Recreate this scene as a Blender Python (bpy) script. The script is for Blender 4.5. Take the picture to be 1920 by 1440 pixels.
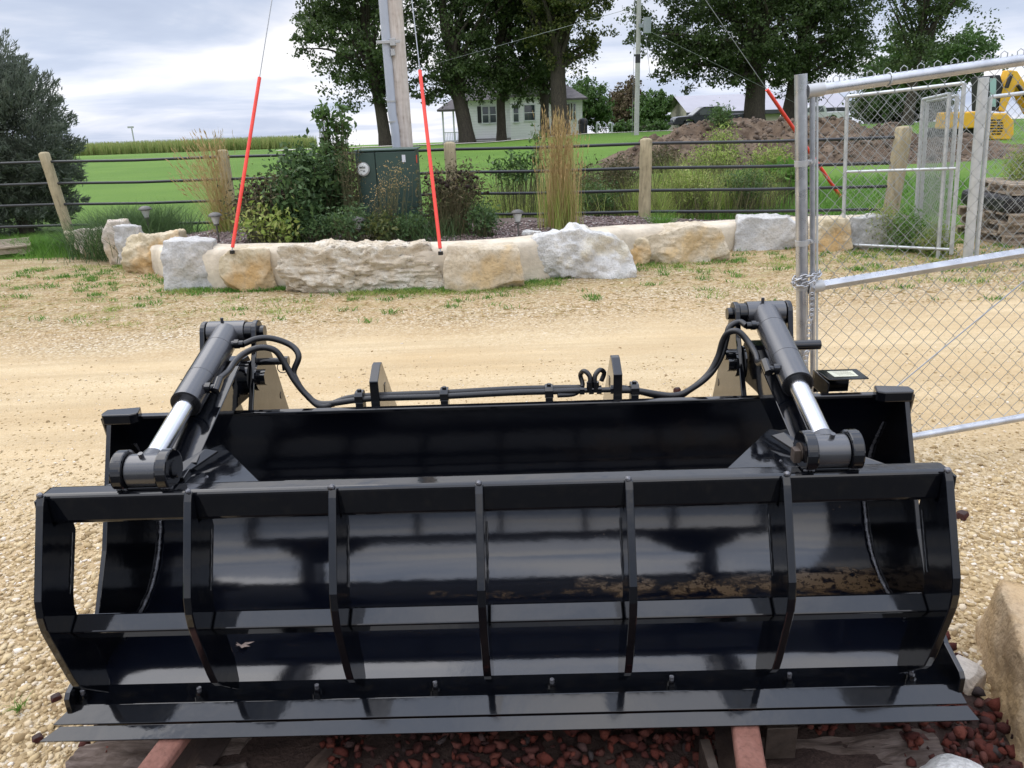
import bpy, math, random
import numpy as np
from mathutils import Vector, Matrix, Euler
R = math.radians
scn = bpy.context.scene
for o in list(bpy.data.objects): bpy.data.objects.remove(o)

# ------------------------------------------------------------------ camera
F = 1443.0; PITCH = R(19.3); ROLL = R(2.0); CAMH = 1.65
cam_d = bpy.data.cameras.new("camera"); cam = bpy.data.objects.new("camera", cam_d)
scn.collection.objects.link(cam); scn.camera = cam
cam_d.sensor_width = 36; cam_d.lens = 36 * F / 1920; cam_d.clip_start = 0.05; cam_d.clip_end = 9000
CM = Matrix.Rotation(math.pi / 2 - PITCH, 4, 'X') @ Matrix.Rotation(-ROLL, 4, 'Z')
cam.matrix_world = Matrix.Translation((0, 0, CAMH)) @ CM
scn.render.resolution_x = 1024; scn.render.resolution_y = 768

# ------------------------------------------------------------------ world: overcast
SUN_EL, SUN_AZ = R(50), R(-62)
w = bpy.data.worlds.new("World"); scn.world = w; w.use_nodes = True
nt = w.node_tree; nt.nodes.clear()
def N(nt, t, **k):
    n = nt.nodes.new(t)
    for a, b in k.items(): setattr(n, a, b)
    return n
def math_(nt, op, a, b=None, c=None, clamp=False):
    n = nt.nodes.new('ShaderNodeMath'); n.operation = op; n.use_clamp = clamp
    for i, v in enumerate((a, b, c)):
        if v is None: continue
        if isinstance(v, (int, float)): n.inputs[i].default_value = v
        else: nt.links.new(v, n.inputs[i])
    return n.outputs[0]
def mixc(nt, f, a, b, blend='MIX'):
    n = nt.nodes.new('ShaderNodeMix'); n.data_type = 'RGBA'; n.blend_type = blend
    for s, v in ((0, f), (6, a), (7, b)):
        if isinstance(v, (int, float)): n.inputs[s].default_value = v
        elif isinstance(v, (tuple, list)): n.inputs[s].default_value = (*v[:3], 1)
        else: nt.links.new(v, n.inputs[s])
    return n.outputs[2]
def ramp(nt, fac, stops, interp='LINEAR'):
    n = nt.nodes.new('ShaderNodeValToRGB'); n.color_ramp.interpolation = interp
    el = n.color_ramp.elements
    while len(el) < len(stops): el.new(0.5)
    for e, (p, c) in zip(el, stops):
        e.position = p; e.color = (*c, 1) if isinstance(c, (tuple, list)) else (c, c, c, 1)
    nt.links.new(fac, n.inputs[0]); return n.outputs[0]
def noise(nt, vec, scale, detail=4, rough=.55, dist=0.):
    n = nt.nodes.new('ShaderNodeTexNoise'); n.inputs['Scale'].default_value = scale
    n.inputs['Detail'].default_value = detail; n.inputs['Roughness'].default_value = rough
    n.inputs['Distortion'].default_value = dist
    if vec is not None: nt.links.new(vec, n.inputs['Vector'])
    return n.outputs['Fac']
def world_sky():
    sky = N(nt, 'ShaderNodeTexSky', sky_type='NISHITA', sun_disc=False)
    sky.sun_elevation = SUN_EL; sky.sun_rotation = SUN_AZ
    tc = N(nt, 'ShaderNodeTexCoord'); sep = N(nt, 'ShaderNodeSeparateXYZ')
    nt.links.new(tc.outputs['Generated'], sep.inputs[0])
    x, y, z = sep.outputs
    zc = math_(nt, 'ADD', math_(nt, 'MAXIMUM', z, -0.04), 0.10)
    comb = N(nt, 'ShaderNodeCombineXYZ')
    nt.links.new(math_(nt, 'DIVIDE', x, zc), comb.inputs[0])
    nt.links.new(math_(nt, 'DIVIDE', y, zc), comb.inputs[1])
    # layered stratus: broad masses and finer streaks
    n1 = noise(nt, comb.outputs[0], 0.42, 7, .52, .6)
    comb2 = N(nt, 'ShaderNodeCombineXYZ')
    nt.links.new(math_(nt, 'MULTIPLY', x, 2.2), comb2.inputs[0])
    nt.links.new(math_(nt, 'MULTIPLY', z, 10.0), comb2.inputs[2])
    nt.links.new(math_(nt, 'MULTIPLY', y, 1.5), comb2.inputs[1])
    n2 = noise(nt, comb2.outputs[0], 1.25, 6, .5, .4)
    nn = math_(nt, 'ADD', math_(nt, 'MULTIPLY', n1, .45), math_(nt, 'MULTIPLY', n2, .55))
    cloud = ramp(nt, nn, [(.36, (4.5, 5.2, 6.9)), (.445, (5.5, 6.2, 7.8)), (.51, (7.4, 7.8, 9.0)), (.575, (9.7, 9.6, 9.9))])
    # the overcast is brighter towards the zenith
    up = math_(nt, 'MULTIPLY', math_(nt, 'MAXIMUM', math_(nt, 'SUBTRACT', z, .2), 0.0), 2.9)
    low = math_(nt, 'MULTIPLY', math_(nt, 'SUBTRACT', 1.0, math_(nt, 'MULTIPLY', math_(nt, 'ABSOLUTE', math_(nt, 'SUBTRACT', z, .03)), 12.0), clamp=True), .16)
    gain = math_(nt, 'ADD', math_(nt, 'ADD', up, low), 1.0)
    cl = N(nt, 'ShaderNodeVectorMath', operation='SCALE')
    nt.links.new(cloud, cl.inputs[0]); nt.links.new(gain, cl.inputs['Scale'])
    col = mixc(nt, .93, sky.outputs[0], cl.outputs[0])
    bg = N(nt, 'ShaderNodeBackground'); bg.inputs['Strength'].default_value = 0.10
    out = N(nt, 'ShaderNodeOutputWorld')
    nt.links.new(col, bg.inputs[0]); nt.links.new(bg.outputs[0], out.inputs[0])
world_sky()
sun_d = bpy.data.lights.new("sun", 'SUN'); sun = bpy.data.objects.new("sun", sun_d); scn.collection.objects.link(sun)
sun_d.energy = 1.45; sun_d.angle = R(60); sun_d.color = (1, .93, .83)
sdir = Vector((math.sin(SUN_AZ) * math.cos(SUN_EL), math.cos(SUN_AZ) * math.cos(SUN_EL), math.sin(SUN_EL)))
sun.rotation_euler = sdir.to_track_quat('Z', 'Y').to_euler()
scn.view_settings.view_transform = 'Standard'; scn.view_settings.look = 'None'
scn.view_settings.exposure = 0.12; scn.view_settings.gamma = 1
scn.render.engine = 'CYCLES'

# ------------------------------------------------------------------ point helpers (photo pixel -> place)
CM3 = CM.to_3x3()
def ray(px, py): return CM3 @ Vector(((px - 960) / F, -(py - 720) / F, -1))
def gp(px, py, z=0.):
    r = ray(px, py); return Vector((0, 0, CAMH)) + r * ((z - CAMH) / r.z)
def dp(px, py, y):
    r = ray(px, py); return Vector((0, 0, CAMH)) + r * (y / r.y)

# ------------------------------------------------------------------ object helpers
def link(o): scn.collection.objects.link(o); return o
def tag(o, label=None, cat=None, group=None, kind=None):
    if label: o['label'] = label
    if cat: o['category'] = cat
    if group: o['group'] = group
    if kind: o['kind'] = kind
    return o
def empty(name, loc, label, cat, group=None, rz=0):
    o = bpy.data.objects.new(name, None); o.location = loc; o.rotation_euler = (0, 0, rz)
    o.empty_display_size = .1
    return tag(link(o), label, cat, group)
def arr_obj(name, V, Fc, mat, parent=None, smooth=False, off=None):
    """V: (n,3), Fc: (m,k) array of same-size faces"""
    V = np.asarray(V, dtype=np.float32)
    o3 = Vector(off) if off is not None else root_loc(parent)
    V = V - np.array(o3, dtype=np.float32)
    Fc = np.asarray(Fc, dtype=np.int32); m, k = Fc.shape
    me = bpy.data.meshes.new(name)
    me.vertices.add(len(V)); me.vertices.foreach_set('co', V.ravel())
    me.loops.add(m * k); me.loops.foreach_set('vertex_index', Fc.ravel())
    me.polygons.add(m)
    me.polygons.foreach_set('loop_start', np.arange(m, dtype=np.int32) * k)
    me.update(calc_edges=True); me.validate()
    if smooth: me.polygons.foreach_set('use_smooth', np.ones(len(me.polygons), dtype=bool))
    me.materials.append(mat)
    o = bpy.data.objects.new(name, me); link(o)
    if parent: o.parent = parent
    elif off is not None: o.location = off
    return o
def root_loc(p):
    """parts are modelled at their place; this is the origin of the thing they belong to"""
    if p is None: return Vector((0, 0, 0))
    while p.parent is not None: p = p.parent
    return p.location.copy()
class MB:
    def __init__(s): s.v = []; s.f = []; s.sm = []
    def add(s, vs, fs, smooth=False):
        b = len(s.v); s.v += [tuple(v) for v in vs]; s.f += [tuple(i + b for i in f) for f in fs]; s.sm += [smooth] * len(fs); return s
    def box(s, c, d, M=None):
        h = [x / 2 for x in d]; vs = []
        for x in (-1, 1):
            for y in (-1, 1):
                for z in (-1, 1):
                    p = Vector((x * h[0], y * h[1], z * h[2]))
                    if M is not None: p = M @ p
                    vs.append(p + Vector(c))
        return s.add(vs, [(0, 1, 3, 2), (4, 6, 7, 5), (0, 4, 5, 1), (2, 3, 7, 6), (0, 2, 6, 4), (1, 5, 7, 3)])
    def bb(s, x0, x1, y0, y1, z0, z1): return s.box(((x0 + x1) / 2, (y0 + y1) / 2, (z0 + z1) / 2), (x1 - x0, y1 - y0, z1 - z0))
    def prism(s, prof, x0, x1):
        """profile in (y,z), extruded along x"""
        n = len(prof); vs = [(x0, y, z) for y, z in prof] + [(x1, y, z) for y, z in prof]
        fs = [tuple(range(n))[::-1], tuple(range(n, 2 * n))] + [(i, (i + 1) % n, n + (i + 1) % n, n + i) for i in range(n)]
        return s.add(vs, fs)
    def prismv(s, pts, d):
        """polygon in 3d extruded by vector d"""
        n = len(pts); d = Vector(d); vs = [Vector(p) for p in pts] + [Vector(p) + d for p in pts]
        fs = [tuple(range(n))[::-1], tuple(range(n, 2 * n))] + [(i, (i + 1) % n, n + (i + 1) % n, n + i) for i in range(n)]
        return s.add(vs, fs)
    def tube(s, pts, r, n=10, caps=True, closed=False):
        pts = [Vector(p) for p in pts]; m = len(pts); rr = r if isinstance(r, (list, tuple)) else [r] * m
        vs = []; up = None
        for i, p in enumerate(pts):
            if closed: t = pts[(i + 1) % m] - pts[i - 1]
            else: t = pts[min(i + 1, m - 1)] - pts[max(i - 1, 0)]
            t.normalize()
            if up is None:
                up = Vector((0, 0, 1)) if abs(t.z) < .9 else Vector((1, 0, 0))
            a = (up - t * up.dot(t)).normalized(); b = t.cross(a); up = a
            for k in range(n):
                q = 2 * math.pi * k / n; vs.append(p + (a * math.cos(q) + b * math.sin(q)) * rr[i])
        fs = []
        for i in range(m if closed else m - 1):
            j = (i + 1) % m
            for k in range(n): fs.append((i * n + k, i * n + (k + 1) % n, j * n + (k + 1) % n, j * n + k))
        s.add(vs, fs, True)
        if caps and not closed:
            s.add(vs[:n], [tuple(range(n))[::-1]]); s.add(vs[-n:], [tuple(range(n))])
        return s
    def cyl(s, a, b, r, n=24, r2=None): return s.tube([a, b], [r, r if r2 is None else r2], n)
    def lathe(s, c, prof, n=16):
        vs = []; m = len(prof)
        for r, z in prof:
            for k in range(n):
                q = 2 * math.pi * k / n; vs.append((c[0] + r * math.cos(q), c[1] + r * math.sin(q), c[2] + z))
        fs = [(i * n + k, i * n + (k + 1) % n, (i + 1) * n + (k + 1) % n, (i + 1) * n + k) for i in range(m - 1) for k in range(n)]
        s.add(vs, fs, True); s.add(vs[:n], [tuple(range(n))[::-1]]); s.add(vs[-n:], [tuple(range(n))]); return s
    def build(s, name, mat, parent=None, bevel=0, off=None, seg=2):
        me = bpy.data.meshes.new(name)
        o3 = Vector(off) if off is not None else root_loc(parent)
        me.from_pydata([tuple(Vector(v) - o3) for v in s.v], [], s.f)
        me.polygons.foreach_set('use_smooth', s.sm); me.materials.append(mat); me.update()
        o = bpy.data.objects.new(name, me); link(o)
        if parent is not None: o.parent = parent
        elif off is not None: o.location = off
        if bevel:
            md = o.modifiers.new('bevel', 'BEVEL'); md.width = bevel; md.segments = seg; md.limit_method = 'ANGLE'; md.angle_limit = R(40)
            md.harden_normals = False
        return o
def smooth_path(pts, k=8):
    P = [Vector(p) for p in pts]; P = [P[0] * 2 - P[1]] + P + [P[-1] * 2 - P[-2]]; out = []
    for i in range(1, len(P) - 2):
        for j in range(k):
            t = j / k; a, b, c, d = P[i - 1:i + 3]
            out.append(.5 * ((2 * b) + (c - a) * t + (2 * a - 5 * b + 4 * c - d) * t * t + (-a + 3 * b - 3 * c + d) * t ** 3))
    out.append(P[-2]); return out
def copy_tree(o, parent=None):
    c = o.copy(); link(c); c.parent = parent
    for ch in list(o.children): copy_tree(ch, c)
    return c

# numpy noise
def _h(i, j, k, s):
    n = (i * 374761393 + j * 668265263 + k * 1274126177 + s * 974711) & 0xffffffff
    n = ((n ^ (n >> 13)) * 1103515245) & 0xffffffff; n = (n ^ (n >> 16)) & 0xffffffff
    return (n & 0xffffff) / float(0xffffff)
def vnoise(P, s=0):
    P = np.asarray(P, dtype=np.float64); I = np.floor(P).astype(np.int64); f = P - I; f = f * f * (3 - 2 * f)
    r = 0
    for a in (0, 1):
        for b in (0, 1):
            for c in (0, 1):
                wgt = (f[:, 0] if a else 1 - f[:, 0]) * (f[:, 1] if b else 1 - f[:, 1]) * (f[:, 2] if c else 1 - f[:, 2])
                r = r + wgt * _h(I[:, 0] + a, I[:, 1] + b, I[:, 2] + c, s)
    return r * 2 - 1
def fbm(P, o=4, s=0, g=.5):
    r = 0; a = 1.
    for k in range(o): r = r + a * vnoise(np.asarray(P) * 2 ** k + 17.3 * k, s + k); a *= g
    return r

# ------------------------------------------------------------------ materials
def newmat(name):
    m = bpy.data.materials.new(name); m.use_nodes = True; nt = m.node_tree
    b = nt.nodes['Principled BSDF']; return m, nt, b
def coord(nt, kind='Object', scale=None):
    tc = nt.nodes.new('ShaderNodeTexCoord'); o = tc.outputs[kind]
    if scale is not None:
        mp = nt.nodes.new('ShaderNodeMapping'); mp.inputs['Scale'].default_value = scale
        nt.links.new(o, mp.inputs[0]); o = mp.outputs[0]
    return o
def bump(nt, b, h, strength=.3, dist=.01, nrm=None):
    n = nt.nodes.new('ShaderNodeBump'); n.inputs['Strength'].default_value = strength; n.inputs['Distance'].default_value = dist
    nt.links.new(h, n.inputs['Height'])
    if nrm is not None: nt.links.new(nrm, n.inputs['Normal'])
    nt.links.new(n.outputs[0], b.inputs['Normal']); return n.outputs[0]
def simple(name, col, rough=.6, metal=0., spec=.5, var=.0, scale=6., bmp=0., bscale=60., bdist=.004, coat=0., anis=None):
    m, nt, b = newmat(name); b.inputs['Roughness'].default_value = rough; b.inputs['Metallic'].default_value = metal
    b.inputs['Specular IOR Level'].default_value = spec
    c = coord(nt)
    if var > 0:
        n = noise(nt, c, scale, 5, .6)
        lo = tuple(x * (1 - var) for x in col); hi = tuple(min(1, x * (1 + var)) for x in col)
        nt.links.new(ramp(nt, n, [(.3, lo), (.7, hi)]), b.inputs['Base Color'])
        rr = ramp(nt, noise(nt, c, scale * 1.7, 4), [(.3, max(0, rough - .12 * (rough > .2))), (.7, min(1, rough + .08))])
        nt.links.new(rr, b.inputs['Roughness'])
    else: b.inputs['Base Color'].default_value = (*col, 1)
    if bmp: bump(nt, b, noise(nt, c, bscale, 5, .6), bmp, bdist)
    if coat: b.inputs['Coat Weight'].default_value = coat; b.inputs['Coat Roughness'].default_value = .05
    return m
def paint_black():
    m, nt, b = newmat('gloss_black_paint'); c = coord(nt)
    n = noise(nt, c, 3.5, 6, .65)
    dust = ramp(nt, noise(nt, c, 26, 6, .7), [(.52, 0.), (.80, 1.)])
    nt.links.new(mixc(nt, math_(nt, 'MULTIPLY', dust, .035), (.0022, .0027, .0042), (.20, .16, .10)), b.inputs['Base Color'])
    nt.links.new(ramp(nt, n, [(.35, .05), (.7, .13)]), b.inputs['Roughness'])
    b.inputs['Specular IOR Level'].default_value = .58
    bump(nt, b, math_(nt, 'ADD', noise(nt, c, 11, 3, .5), math_(nt, 'MULTIPLY', noise(nt, c, 140, 3, .6), .035)), .25, .0035)
    return m
BLK = paint_black()
def inner_paint():
    # inside of the shell: orange peel, scraped and dirty low down in patches
    m, nt, b = newmat('worn_black_paint'); c = coord(nt)
    sep = nt.nodes.new('ShaderNodeSeparateXYZ'); nt.links.new(c, sep.inputs[0])
    n = noise(nt, coord(nt, 'Object', (4, 9, 14)), 1.6, 7, .68)
    zz = math_(nt, 'MULTIPLY', math_(nt, 'ABSOLUTE', math_(nt, 'SUBTRACT', sep.outputs[2], .256)), -9.0)
    xm = math_(nt, 'MULTIPLY', math_(nt, 'SUBTRACT', sep.outputs[0], .15), .22)
    k = math_(nt, 'ADD', math_(nt, 'ADD', n, zz), xm)
    msk = ramp(nt, k, [(.47, 0.), (.62, 1.)])
    spk = ramp(nt, noise(nt, c, 75, 5, .75), [(.64, 0.), (.68, 1.)])
    yb = math_(nt, 'MULTIPLY', math_(nt, 'SUBTRACT', sep.outputs[1], .015), 60.0, clamp=True)
    brk = ramp(nt, noise(nt, coord(nt, 'Object', (1, 1, 2)), 38, 6, .7), [(.40, .0), (.50, 1.)])
    msk = math_(nt, 'MULTIPLY', math_(nt, 'MULTIPLY', msk, yb), brk)
    ms = math_(nt, 'MAXIMUM', math_(nt, 'MULTIPLY', msk, .55), math_(nt, 'MULTIPLY', spk, .22))
    col = mixc(nt, ms, (.0022, .0030, .0062), (.13, .078, .032))
    nt.links.new(col, b.inputs['Base Color'])
    nt.links.new(ramp(nt, ms, [(0, .11), (1, .5)]), b.inputs['Roughness'])
    b.inputs['Specular IOR Level'].default_value = .68
    bump(nt, b, math_(nt, 'ADD', noise(nt, c, 7, 3, .5), math_(nt, 'MULTIPLY', noise(nt, c, 160, 3, .6), .05)), .3, .004)
    return m
INN = inner_paint()
WELD = simple('weld_bead', (.13, .13, .14), .3, .5, .6, .3, 30, .8, 120, .004)
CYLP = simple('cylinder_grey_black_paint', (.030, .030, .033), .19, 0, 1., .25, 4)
CHROME = simple('chrome_rod', (.62, .62, .64), .16, 1., .5, .06, 5)
RUBBER = simple('hose_rubber', (.008, .008, .009), .32, 0, .5, .2, 20)
STEELB = simple('rusty_fitting', (.06, .045, .035), .5, .4, .5, .4, 30, .4, 90)
GALV = simple('galvanised_pipe', (.46, .47, .49), .34, .75, .5, .18, 14, .15, 60, .002)
GALV2 = simple('galvanised_dull_pipe', (.50, .52, .52), .5, .55, .5, .14, 9, .1, 40, .002)
WIRE = simple('galvanised_wire', (.40, .42, .42), .4, .6, .5, .1, 4)
RED = simple('orange_red_plastic', (.78, .055, .035), .42, 0, .5, .10, 5)
GUY = simple('steel_strand', (.32, .33, .34), .45, .7)
def wood(name, c1, c2, scale=(8, 8, 1.2), rough=.85, crack=.5):
    m, nt, b = newmat(name); c = coord(nt, 'Object', scale)
    n = noise(nt, c, 3.2, 8, .62, .8); n2 = noise(nt, coord(nt), 14, 4, .6)
    f = math_(nt, 'ADD', math_(nt, 'MULTIPLY', n, .7), math_(nt, 'MULTIPLY', n2, .3))
    nt.links.new(ramp(nt, f, [(.34, tuple(x * .55 for x in c1)), (.43, c1), (.62, c2)]), b.inputs['Base Color'])
    b.inputs['Roughness'].default_value = rough; b.inputs['Specular IOR Level'].default_value = .2
    bump(nt, b, n, crack, .01); return m
POST = wood('weathered_round_post', (.30, .255, .16), (.43, .36, .23))
POLE = wood('weathered_utility_pole', (.50, .43, .37), (.64, .58, .52), (7, 7, .5))
TIE = wood('old_railway_tie', (.085, .062, .050), (.185, .145, .125), (2.2, 12, 12), .9, 1.)
PALLET = wood('grey_pallet_wood', (.24, .19, .14), (.40, .33, .25), (2, 9, 9), .85, .12)
def stone(name, ca, cb, cc, sc=5., layer=0., rough=.88, bs=1.):
    m, nt, b = newmat(name); c = coord(nt)
    n1 = noise(nt, c, sc, 6, .6, .6); n2 = noise(nt, c, sc * .45, 3, .6); n3 = noise(nt, c, sc * 9, 5, .65)
    base = mixc(nt, ramp(nt, n1, [(.38, 0.), (.62, 1.)]), ca, cb)
    base = mixc(nt, ramp(nt, n2, [(.50, 0.), (.62, 1.)]), base, cc)
    base = mixc(nt, ramp(nt, n3, [(.30, .45), (.52, 0.)]), base, tuple(x * .45 for x in ca))
    nt.links.new(base, b.inputs['Base Color']); b.inputs['Roughness'].default_value = rough; b.inputs['Specular IOR Level'].default_value = .25
    h = math_(nt, 'ADD', math_(nt, 'MULTIPLY', n3, .5), n1)
    if layer:
        n4 = noise(nt, coord(nt, 'Object', (4, 4, 7)), 2.6, 8, .74, .5)
        base = mixc(nt, ramp(nt, n4, [(.37, .9), (.425, 0.)]), base, tuple(x * .45 for x in ca)); nt.links.new(base, b.inputs['Base Color'])
        h = math_(nt, 'ADD', h, math_(nt, 'MULTIPLY', n4, layer * 2))
    bump(nt, b, h, .75 * bs, .03); return m
S_TAN = stone('tan_limestone', (.48, .40, .28), (.62, .55, .43), (.54, .40, .22), 4)
S_ORANGE = stone('ochre_limestone', (.48, .40, .26), (.62, .54, .40), (.50, .33, .15), 3.2)
S_GREY = stone('grey_limestone', (.42, .41, .39), (.58, .57, .54), (.50, .47, .42), 5)
S_WHITE = stone('white_chalky_limestone', (.50, .49, .46), (.72, .71, .68), (.56, .51, .40), 6.5, 0, .9, 1.2)
S_LAYER = stone('layered_rough_limestone', (.60, .50, .36), (.80, .74, .62), (.68, .58, .43), 9, .6, .9, 1.3)
S_PINK = stone('pinkish_limestone', (.48, .42, .35), (.62, .56, .48), (.54, .43, .30), 4)
MORTAR = simple('sandy_mortar', (.56, .49, .38), .9, 0, .2, .22, 5, .6, 30, .012)
def gravel_ground():
    m, nt, b = newmat('limestone_gravel_ground'); c = coord(nt)
    sep = nt.nodes.new('ShaderNodeSeparateXYZ'); nt.links.new(c, sep.inputs[0])
    def vor(sc, feat='F1'):
        v = nt.nodes.new('ShaderNodeTexVoronoi'); v.feature = feat; v.inputs['Scale'].default_value = sc; nt.links.new(c, v.inputs['Vector']); return v
    v1 = vor(62); v2 = vor(150)
    sp = nt.nodes.new('ShaderNodeSeparateColor'); nt.links.new(v1.outputs['Color'], sp.inputs[0])
    sp2 = nt.nodes.new('ShaderNodeSeparateColor'); nt.links.new(v2.outputs['Color'], sp2.inputs[0])
    peb = ramp(nt, sp.outputs[0], [(0., (.20, .14, .075)), (.25, (.31, .23, .125)), (.55, (.42, .32, .19)), (.85, (.50, .41, .27)), (1., (.62, .56, .46))])
    fine = ramp(nt, sp2.outputs[0], [(0., (.38, .29, .175)), (.5, (.50, .40, .25)), (.9, (.56, .46, .31)), (1., (.66, .58, .45))])
    # packed wheel track between y 3.2 and 6.6
    wob = math_(nt, 'MULTIPLY', math_(nt, 'SUBTRACT', noise(nt, c, .55, 3), .5), 2.2)
    yy = math_(nt, 'ADD', math_(nt, 'ADD', sep.outputs[1], wob), math_(nt, 'MULTIPLY', sep.outputs[0], -.06))
    a = math_(nt, 'MULTIPLY', math_(nt, 'SUBTRACT', yy, 2.3), .6, clamp=True)
    bb_ = math_(nt, 'MULTIPLY', math_(nt, 'SUBTRACT', 6.5, yy), 1.2, clamp=True)
    tr = math_(nt, 'MULTIPLY', a, bb_)
    tr2 = math_(nt, 'MULTIPLY', tr, ramp(nt, noise(nt, coord(nt, 'Object', (1, 2.6, 1)), 1.6, 5), [(.3, .75), (.6, 1.)]))
    col = mixc(nt, tr2, peb, mixc(nt, .5, fine, (.56, .43, .25)))
    big = noise(nt, coord(nt, 'Object', (.6, 1.8, 1)), .9, 6, .6)
    col = mixc(nt, ramp(nt, big, [(.33, .45), (.6, 0.)]), col, (.40, .27, .13))
    st_ = math_(nt, 'MULTIPLY', tr, ramp(nt, noise(nt, coord(nt, 'Object', (.22, 4.5, 1)), 1.3, 6, .7), [(.40, .42), (.58, 0.)]))
    col = mixc(nt, st_, col, (.36, .27, .155))
    # scrubby strip near the rocks: darker dirt and fines
    sc = math_(nt, 'MULTIPLY', math_(nt, 'SUBTRACT', yy, 6.7), .8, clamp=True)
    dirt = math_(nt, 'MULTIPLY', sc, ramp(nt, noise(nt, coord(nt, 'Object', (.8, 2.2, 1)), 2.4, 8, .74), [(.45, 0.), (.60, .8)]))
    col = mixc(nt, dirt, col, (.26, .19, .095))
    grn = math_(nt, 'MULTIPLY', sc, ramp(nt, noise(nt, coord(nt, 'Object', (1, 2.4, 1)), 3.1, 8, .76), [(.50, 0.), (.64, .75)]))
    col = mixc(nt, grn, col, (.26, .27, .10))
    nt.links.new(col, b.inputs['Base Color']); b.inputs['Roughness'].default_value = .95; b.inputs['Specular IOR Level'].default_value = .15
    inv = math_(nt, 'SUBTRACT', 1.0, math_(nt, 'MULTIPLY', tr2, .85))
    h = math_(nt, 'ADD', math_(nt, 'MULTIPLY', math_(nt, 'MULTIPLY', v1.outputs['Distance'], -1.0), inv), math_(nt, 'MULTIPLY', v2.outputs['Distance'], -.25))
    h = math_(nt, 'ADD', h, math_(nt, 'MULTIPLY', noise(nt, c, 5, 4), .6))
    bump(nt, b, h, .8, .012); return m
M_GRAVEL = gravel_ground()
def island(name, stops, rough=.9, spec=.2, transl=0., patch=None, bmp=0):
    """colour varies from piece to piece (one value per leaf, blade or pebble)"""
    m, nt, b = newmat(name); g = nt.nodes.new('ShaderNodeNewGeometry')
    n = len(stops); st = [(i / (n - 1), s) for i, s in enumerate(stops)]
    col = ramp(nt, g.outputs['Random Per Island'], st)
    if patch:
        col = mixc(nt, ramp(nt, noise(nt, coord(nt), patch[0], 3), [(.45, 0.), (.62, patch[2])]), col, patch[1])
    nt.links.new(col, b.inputs['Base Color']); b.inputs['Roughness'].default_value = rough; b.inputs['Specular IOR Level'].default_value = spec
    if bmp: bump(nt, b, noise(nt, coord(nt), 120, 4), bmp, .004)
    if transl:
        t = nt.nodes.new('ShaderNodeBsdfTranslucent'); nt.links.new(col, t.inputs[0])
        mx = nt.nodes.new('ShaderNodeMixShader'); mx.inputs[0].default_value = transl
        nt.links.new(b.outputs[0], mx.inputs[1]); nt.links.new(t.outputs[0], mx.inputs[2])
        nt.links.new(mx.outputs[0], nt.nodes['Material Output'].inputs[0])
    return m
PEB = island('loose_limestone_pebbles', [(.22, .15, .075), (.37, .27, .14), (.47, .355, .195), (.54, .43, .26), (.50, .375, .20), (.68, .61, .51)], bmp=.3)
LAVA = island('red_lava_rock', [(.035, .014, .012), (.065, .018, .014), (.11, .028, .018), (.045, .022, .020), (.14, .040, .026), (.05, .04, .038)], bmp=1.)
PURP = island('purple_bed_gravel', [(.11, .085, .08), (.20, .145, .13), (.28, .215, .20), (.16, .12, .12), (.45, .42, .39)], bmp=.3)
L_MAPLE = island('maple_leaves', [(.042, .070, .026), (.070, .108, .036), (.105, .150, .048), (.055, .088, .030)], .5, .35, .38)
L_MAPLE2 = island('yellowing_maple_leaves', [(.045, .070, .022), (.080, .110, .030), (.15, .16, .040), (.060, .085, .026)], .5, .35, .38)
L_GREEN = island('light_green_leaves', [(.05, .10, .025), (.075, .14, .035), (.10, .17, .045)], .5, .35, .3)
L_JUN = island('dark_feathery_foliage', [(.10, .128, .090), (.14, .168, .122), (.18, .205, .16), (.115, .14, .10)], .7, .2, .42)
L_BROWN = island('brown_autumn_foliage', [(.10, .075, .045), (.14, .10, .06), (.09, .085, .04)], .7, .2, .2)
L_BUSH = island('bush_leaves', [(.036, .070, .026), (.062, .115, .038), (.100, .165, .055), (.048, .085, .032)], .55, .3, .35)
L_DRY = island('dry_weed_foliage', [(.10, .085, .05), (.16, .13, .07), (.075, .085, .035), (.055, .05, .03)], .8, .2, .2)
L_SEED = island('dark_seed_heads', [(.020, .014, .012), (.035, .024, .018), (.028, .018, .016)], .8, .2)
L_GRASS = island('green_grass_blades', [(.07, .16, .025), (.11, .24, .035), (.15, .30, .05), (.09, .19, .03)], .6, .3, .35)
L_MEAD = island('tall_meadow_grass', [(.14, .21, .04), (.24, .33, .06), (.33, .40, .10), (.38, .38, .14), (.18, .27, .05)], .6, .3, .35)
L_REED = island('straw_reed_grass', [(.34, .23, .10), (.48, .34, .16), (.55, .41, .21), (.28, .24, .09), (.42, .30, .13)], .7, .2, .3)
L_CORN = island('ripening_corn', [(.20, .27, .08), (.28, .34, .11), (.36, .36, .14), (.17, .24, .07)], .7, .2, .3)
BARK = wood('tree_bark', (.050, .042, .034), (.085, .072, .056), (5, 5, 1), .95, 1.)
STEMM = simple('plant_stem', (.10, .10, .045), .7, var=.3)
def lawn_mat():
    m, nt, b = newmat('mown_lawn'); c = coord(nt)
    n1 = noise(nt, c, .16, 5, .6); n2 = noise(nt, c, 22, 5, .7); n3 = noise(nt, coord(nt, 'Object', (.25, 1.5, 1)), .5, 4)
    col = mixc(nt, ramp(nt, n1, [(.35, 0.), (.65, 1.)]), (.085, .165, .020), (.125, .215, .030))
    col = mixc(nt, ramp(nt, n2, [(.3, .5), (.6, 0.)]), col, (.045, .125, .012))
    col = mixc(nt, ramp(nt, n3, [(.55, 0.), (.75, .4)]), col, (.14, .25, .04))
    nt.links.new(col, b.inputs['Base Color']); b.inputs['Roughness'].default_value = .85; b.inputs['Specular IOR Level'].default_value = .2
    bump(nt, b, n2, .8, .05); return m
LAWN = lawn_mat()
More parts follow.
